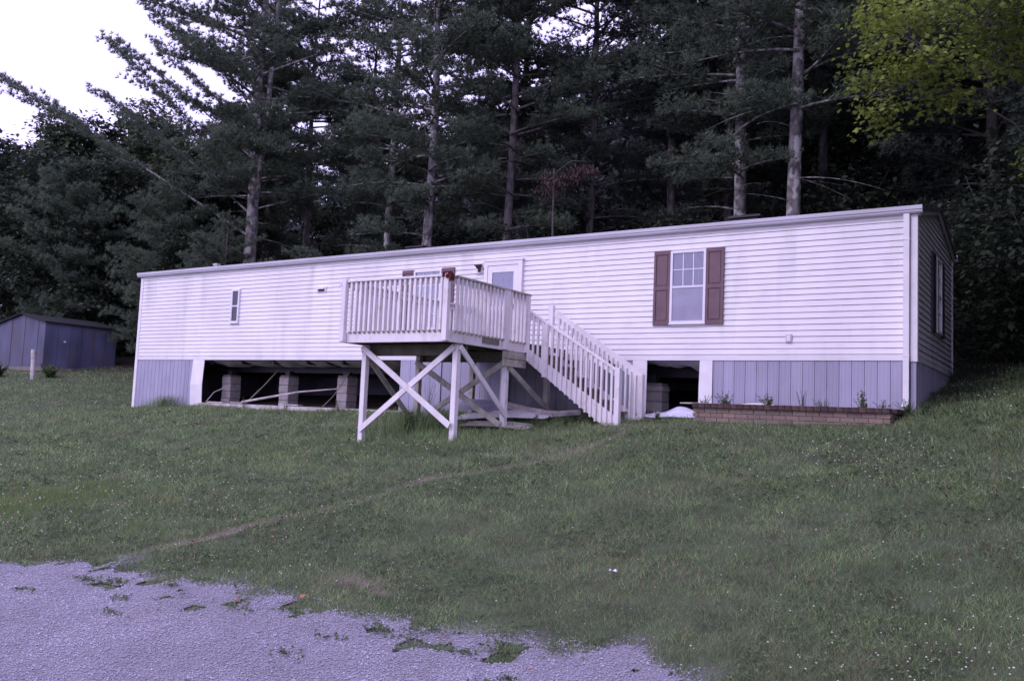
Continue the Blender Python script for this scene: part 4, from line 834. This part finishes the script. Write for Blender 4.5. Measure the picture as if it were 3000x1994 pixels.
# broadleaf trees
def broadleaf(seed, Ht, lobes, nleaf, leaf, m, rad=.2, hollow=.5, droop=.0, trunk=True):
    r = np.random.default_rng(seed); rgl = random.Random(seed); b = B()
    if trunk:
        b.tube([(0, 0, -.3), (.1, 0, Ht*.3), (.0, .15, Ht*.6), (0, 0, Ht*.85)], [rad, rad*.75, rad*.45, rad*.12], 9)
        for (cx, cy, cz, rr, _) in lobes:
            z0 = min(cz*.75, Ht*.7)*rgl.uniform(.6, .95); b.tube([(0, 0, z0), (cx*.5, cy*.5, (z0+cz)/2), (cx, cy, cz)], [rad*.4, rad*.22, rad*.06], 5)
            for k in range(6):
                d = Vector((rgl.gauss(0, 1), rgl.gauss(0, 1), rgl.gauss(0, .7))).normalized()*rr*.9; b.tube([(cx, cy, cz), Vector((cx, cy, cz))+d], [rad*.08, .008], 4)
    wt = np.array([l[3]**2 for l in lobes]); wt /= wt.sum(); ncl = nleaf//14; li = r.choice(len(lobes), ncl, p=wt); Lb = np.array(lobes)[li]
    d = unit(r.normal(size=(ncl, 3))); rad_ = Lb[:, 3:4]*(hollow+(1-hollow)*r.random((ncl, 1))**.6)*r.uniform(.75, 1.12, (ncl, 1)); cc = Lb[:, :3]+d*rad_*np.c_[np.ones(ncl), np.ones(ncl), Lb[:, 4]]
    cs = r.uniform(.12, .34, (ncl, 1, 1)); P = (cc[:, None, :]+r.normal(size=(ncl, 14, 3))*cs*np.array([1, 1, .45])).reshape(-1, 3); n = len(P)
    nrm = unit(r.normal(size=(n, 3))*.55+np.array([0, 0, 1.])+.4*np.repeat(d, 14, 0)); a_ = unit(np.cross(nrm, r.normal(size=(n, 3)))); c_ = np.cross(nrm, a_); s = leaf*r.uniform(.65, 1.3, (n, 1))
    V = np.stack([P-a_*s, P+c_*s*.6-a_*s*.1, P+a_*s-nrm*s*.25, P-c_*s*.6-a_*s*.1], 1).reshape(-1, 3)
    return b.mesh("tree_trunk", M['twig'], True), np_mesh("tree_crown", V, np.arange(len(V)).reshape(-1, 4), M[m], quads=True)
def rlobes(seed, n, R0, z0, z1, rr, flat=.8):
    r = random.Random(seed); o = []
    for i in range(n):
        z = z0+(z1-z0)*(i+.5)/n; t = (z-z0)/(z1-z0); w = R0*math.sin(math.pi*(.25+.72*t))**.8; a_ = i*2.4+r.uniform(-.5, .5); o.append((math.cos(a_)*w*r.uniform(.3, 1), math.sin(a_)*w*r.uniform(.3, 1), z, rr*r.uniform(.7, 1.15), flat))
    return o
BL = [broadleaf(61, 15, rlobes(1, 22, 4.2, 3.5, 15, 1.7), 34000, .12, 'leaves_left', .25, .35), broadleaf(62, 13, rlobes(2, 18, 3.8, 2.0, 13, 1.6), 30000, .12, 'leaves_left', .22, .35), broadleaf(63, 9, rlobes(3, 14, 3.0, .8, 9, 1.5), 20000, .11, 'leaves_shaded', .16, .35)]
LT = [(0, -45.5, 11.5, .86, 'tall broadleaf tree at the far left edge against the sky'), (1, -40.5, 13.5, .98, 'rounded broadleaf tree behind the long pine limbs'), (0, -37, 17, .85, 'broadleaf tree seen through the gap left of the largest pine'), (1, -49, 16, .95, 'far broadleaf crown low against the sky at the left edge'),
      (2, -36.5, 8.5, 1.0, 'dark broadleaf tree directly behind the blue shed'), (2, -41, 8, 1.1, 'dark broadleaf tree left of the blue shed'), (2, -32, 9.8, .95, 'dark broadleaf tree behind the right end of the shed'), (2, -28.6, 7.4, .62, 'small dark broadleaf tree behind the left end of the house'), (1, -33.5, 13, .8, 'broadleaf tree behind the blue shed and the first dark trees')]
LT += [(0, -58, 13, .85, 'far broadleaf tree low on the left skyline'), (1, -63, 20, .95, 'distant broadleaf tree behind the left skyline'), (0, -52, 22, .9, 'distant broadleaf tree behind the far left tree'), (1, -45, 22, .9, 'distant broadleaf tree between the left crowns'), (2, -55, 10, 1.3, 'dark broadleaf tree low at the left edge'), (2, -47, 8.5, 1.3, 'dark broadleaf tree behind and left of the shed'), (2, -44, 13, 1.4, 'dark broadleaf tree filling the gap above the shed roof'), (0, -34, 24, .8, 'distant broadleaf tree behind the largest pine')]
for k, x, y, s, l in LT: put_tree("broadleaf_tree", BL[k], x, y, l, 'tree', None, x*1.7, s)
for k, x, y, s, l in ((0, 6.8, -2.5, .85, 'broadleaf tree at the wood edge nearest the right front corner'), (1, 7.2, 3.0, .9, 'broadleaf tree at the wood edge beside the end wall'), (0, 8.0, -8.0, .9, 'broadleaf tree right of the lawn'), (2, 4.6, 6.2, 1.0, 'dark broadleaf tree behind the right rear corner'), (2, 5.2, -.6, .62, 'small dark broadleaf tree facing the end wall'), (2, 4.2, 3.0, .6, 'small dark broadleaf tree close to the end wall window')): put_tree("broadleaf_tree", BL[k], x, y, l, 'tree', None, x*1.7, s)  # trees beyond the right frame edge, put in to shade the end wall
under = broadleaf(64, 3.2, rlobes(5, 12, 1.7, .3, 3.0, .9), 9000, .065, 'leaves_shaded', .05)
for i, (x, y, s) in enumerate(((1.9, 5.6, 1.1), (3.2, 4.0, 1.0), (4.6, 2.6, 1.0), (1.5, 7.2, 1.3), (4.8, 6.0, 1.4), (-1.5, 8.0, 1.1), (-7, 7.6, 1.0), (-11.2, 8.4, 1.0), (-15.8, 8.2, .9), (-19.5, 8.4, 1.0), (-23.3, 8.0, 1.1), (-13, 11, 1.3), (-4, 12, 1.4), (-18, 12, 1.2), (-9, 11, 1.3), (6.5, 3.5, 1.3), (2.2, 10, 1.6), (-29, 10.5, 1.2), (-25.3, 10.8, 1.3), (-21.5, 15.5, 1.5), (-14.5, 15.5, 1.5), (-6.5, 19, 1.8), (0, 19, 1.8), (6, 13, 1.8), (8, 10, 1.8))):
    put_tree("understory_shrub", under, x, y, 'dark leafy shrub in the shade of the wood behind the house', 'shrub', 'shrubs at the foot of the wood', i*1.3, s)
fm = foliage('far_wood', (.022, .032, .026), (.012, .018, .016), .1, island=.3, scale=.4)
r = np.random.default_rng(9); n = 120000; fx_ = r.uniform(-75, 30, n); fy_ = r.uniform(22, 62, n); ss = (fx_-2.2)+1.3*(fy_+15.2); k = ss > r.uniform(-6, 14, n); fx_, fy_ = fx_[k], fy_[k]; n = len(fx_)
fz = gzn(fx_, fy_)+r.uniform(0, 1, n)**1.3*(6+4*vnoise(fx_, fy_, 3., 3)); P = np.stack([fx_, fy_, fz], 1); a_ = unit(r.normal(size=(n, 3))); c_ = unit(np.cross(a_, r.normal(size=(n, 3)))); s_q = r.uniform(.12, .38, (n, 1))
V = np.stack([P-a_*s_q, P+c_*s_q*.6, P+a_*s_q, P-c_*s_q*.6], 1).reshape(-1, 3)
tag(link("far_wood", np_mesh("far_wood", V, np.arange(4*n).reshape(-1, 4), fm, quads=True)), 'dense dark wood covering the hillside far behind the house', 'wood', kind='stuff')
# sapling with hanging dead red leaves, pale birch-like stem
b = B(); b.tube([(0, 0, 0), (.03, 0, 3), (-.03, 0, 6.6)], [.05, .045, .02], 7); b.tube([(-.03, 0, 6.4), (.5, .1, 6.8), (1.3, .2, 6.7)], [.02, .015, .006], 5); b.tube([(-.02, 0, 6.2), (-.4, 0, 6.6)], [.015, .005], 5)
r = np.random.default_rng(77); P = np.concatenate([np.c_[r.normal(-.1, .22, 420), r.normal(0, .2, 420), 6.45-np.abs(r.normal(0, .42, 420))], np.c_[r.uniform(.3, 1.4, 300), r.normal(.15, .2, 300), 6.6-np.abs(r.normal(0, .22, 300))]])
n = len(P); a_ = unit(r.normal(size=(n, 3))*.4+np.array([0, 0, -1.])); c_ = unit(np.cross(a_, r.normal(size=(n, 3)))); s = r.uniform(.03, .075, (n, 1)); V = np.stack([P, P+a_*s+c_*s*.4, P+a_*s*2, P+a_*s-c_*s*.4], 1).reshape(-1, 3)
put_tree("dead_sapling", (b.mesh("sapling_stem", M['twig'], True), np_mesh("dead_leaves", V, np.arange(4*n).reshape(-1, 4), M['leaf_red'], quads=True)), -11.6, 8.0, 'thin sapling hung with dead reddish brown leaves above the roof', 'sapling', parts=("trunk", "dead_leaves"))
t = thing("birch_tree", (-20.8, 16, g1(-20.8, 16)), 'slim white mottled trunk showing in the dark wood', 'birch tree'); B().tube([(0, 0, 0), (.05, 0, 5), (0, 0, 6.6)], [.10, .085, .05], 8).build("trunk", 'birch', t, loc=(0, 0, 0), smooth=True)
link("crown", under[1], t, (0, 0, 6.2))

# overhanging maple at the upper right
ML = [(0.01, -0.54, 7.85, .85, .9), (-.32, -1.25, 7.98, .42, .9), (-.44, -.70, 6.62, .34, .9), (-.50, -.86, 7.20, .38, .9), (.54, -.33, 6.98, .45, .8), (.36, -.84, 7.25, .40, .8), (1.03, .45, 8.25, 1.0, .8), (1.35, .80, 7.75, .50, .8), (1.72, .75, 6.05, .22, 1.3), (.57, 0, 8.7, .9, .8), (1.49, -.2, 8.4, .8, .8), (2.6, .2, 8.6, 1.2, .8), (3.6, .8, 9.2, 1.4, .8), (2.2, 1.2, 9.6, 1.3, .8), (4.2, -.6, 8.4, 1.3, .8), (5.2, 1.6, 9.8, 1.8, .8), (6.4, .2, 9.0, 1.7, .8), (4.0, 2.6, 10.4, 1.7, .8), (.9, .9, 9.7, 1.0, .8)]
mx, my = 5.4, .6; mz = g1(mx, my)
r = np.random.default_rng(5); rgl = random.Random(8); b = B(); b.tube([(0, 0, -.3), (.1, .0, 2.5), (-.1, .1, 5), (.1, .2, 8)], [.28, .22, .17, .08], 10)
leaf2 = np.array([(0, -.55), (.10, -.15), (.42, -.32), (.36, -.05), (.62, .12), (.30, .22), (.22, .42), (0, .75), (-.22, .42), (-.30, .22), (-.62, .12), (-.36, -.05), (-.42, -.32), (-.10, -.15)])
C_ = []; N_ = []
nodes = [Vector((0, 0, 3.0)), Vector((0, .1, 4.4)), Vector((0, .2, 5.8)), Vector((.1, .2, 7.2))]
for (cx, cy, cz, rr, fl) in sorted(ML, key=lambda q: (q[0]-mx)**2+(q[1]-my)**2):
    cen = Vector((cx-mx, cy-my, cz-mz)); st = min(nodes, key=lambda q: (q-cen).length+max(0, q.z-cen.z+.4)*2); nodes.append(cen); L_ = (cen-st).length; jt = lambda: Vector((rgl.gauss(0, .05), rgl.gauss(0, .05), rgl.gauss(0, .05)))*L_; r1 = .012+.011*max(0, 5-(Vector((0, 0, 6))-cen).length) if cen.length > 3 else .03; b.tube([st, st.lerp(cen, .3)+jt()+Vector((0, 0, .10*L_)), st.lerp(cen, .65)+jt()+Vector((0, 0, .08*L_)), cen], [r1+.012, r1+.007, r1*.7+.003, .008], 6)
    for k in range(int(42*rr*rr+10)):
        d = Vector((rgl.gauss(0, 1), rgl.gauss(0, 1), rgl.gauss(0, 1))).normalized(); tip = cen+Vector((d.x, d.y, d.z*fl))*rr*rgl.uniform(.35, 1.2); 
        if k % 4 == 0: b.tube([cen, cen.lerp(tip, .6)+Vector((0, 0, .06)), tip], [.010, .006, .003], 4)
        for j in range(17): C_.append(tuple(tip+Vector((rgl.gauss(0, .15), rgl.gauss(0, .15), rgl.gauss(-.03, .085))))); N_.append((d.x*.5, d.y*.5, .8))
P = np.array(C_); n = len(P); nrm = unit(np.array(N_)+r.normal(size=(n, 3))*.45); dn = unit(np.cross(nrm, r.normal(size=(n, 3)))); c_ = np.cross(nrm, dn); s = r.uniform(.045, .10, (n, 1, 1))
V = P[:, None, :]+s*(leaf2[None, :, 0:1]*c_[:, None, :]+leaf2[None, :, 1:2]*dn[:, None, :]-.35*(leaf2[None, :, 0:1]**2+.3*leaf2[None, :, 1:2]**2)*nrm[:, None, :])
tri = np.array([(0, 1, 13), (1, 2, 3), (1, 3, 4), (1, 4, 5), (1, 5, 13), (13, 5, 9), (5, 6, 9), (6, 8, 9), (6, 7, 8), (9, 10, 11), (9, 11, 13), (11, 12, 13)])
T = (tri[None]+np.arange(n)[:, None, None]*14).reshape(-1, 3)
put_tree("maple_tree", (b.mesh("maple_trunk", M['twig'], True), np_mesh("maple_crown", V.reshape(-1, 3), T, M['maple'])), mx, my, 'yellow-green maple whose leafy boughs hang in at the upper right', 'maple tree', z=mz+.1)
print("tris", sum(len(p.vertices)-2 for me_ in bpy.data.meshes for p in me_.polygons))
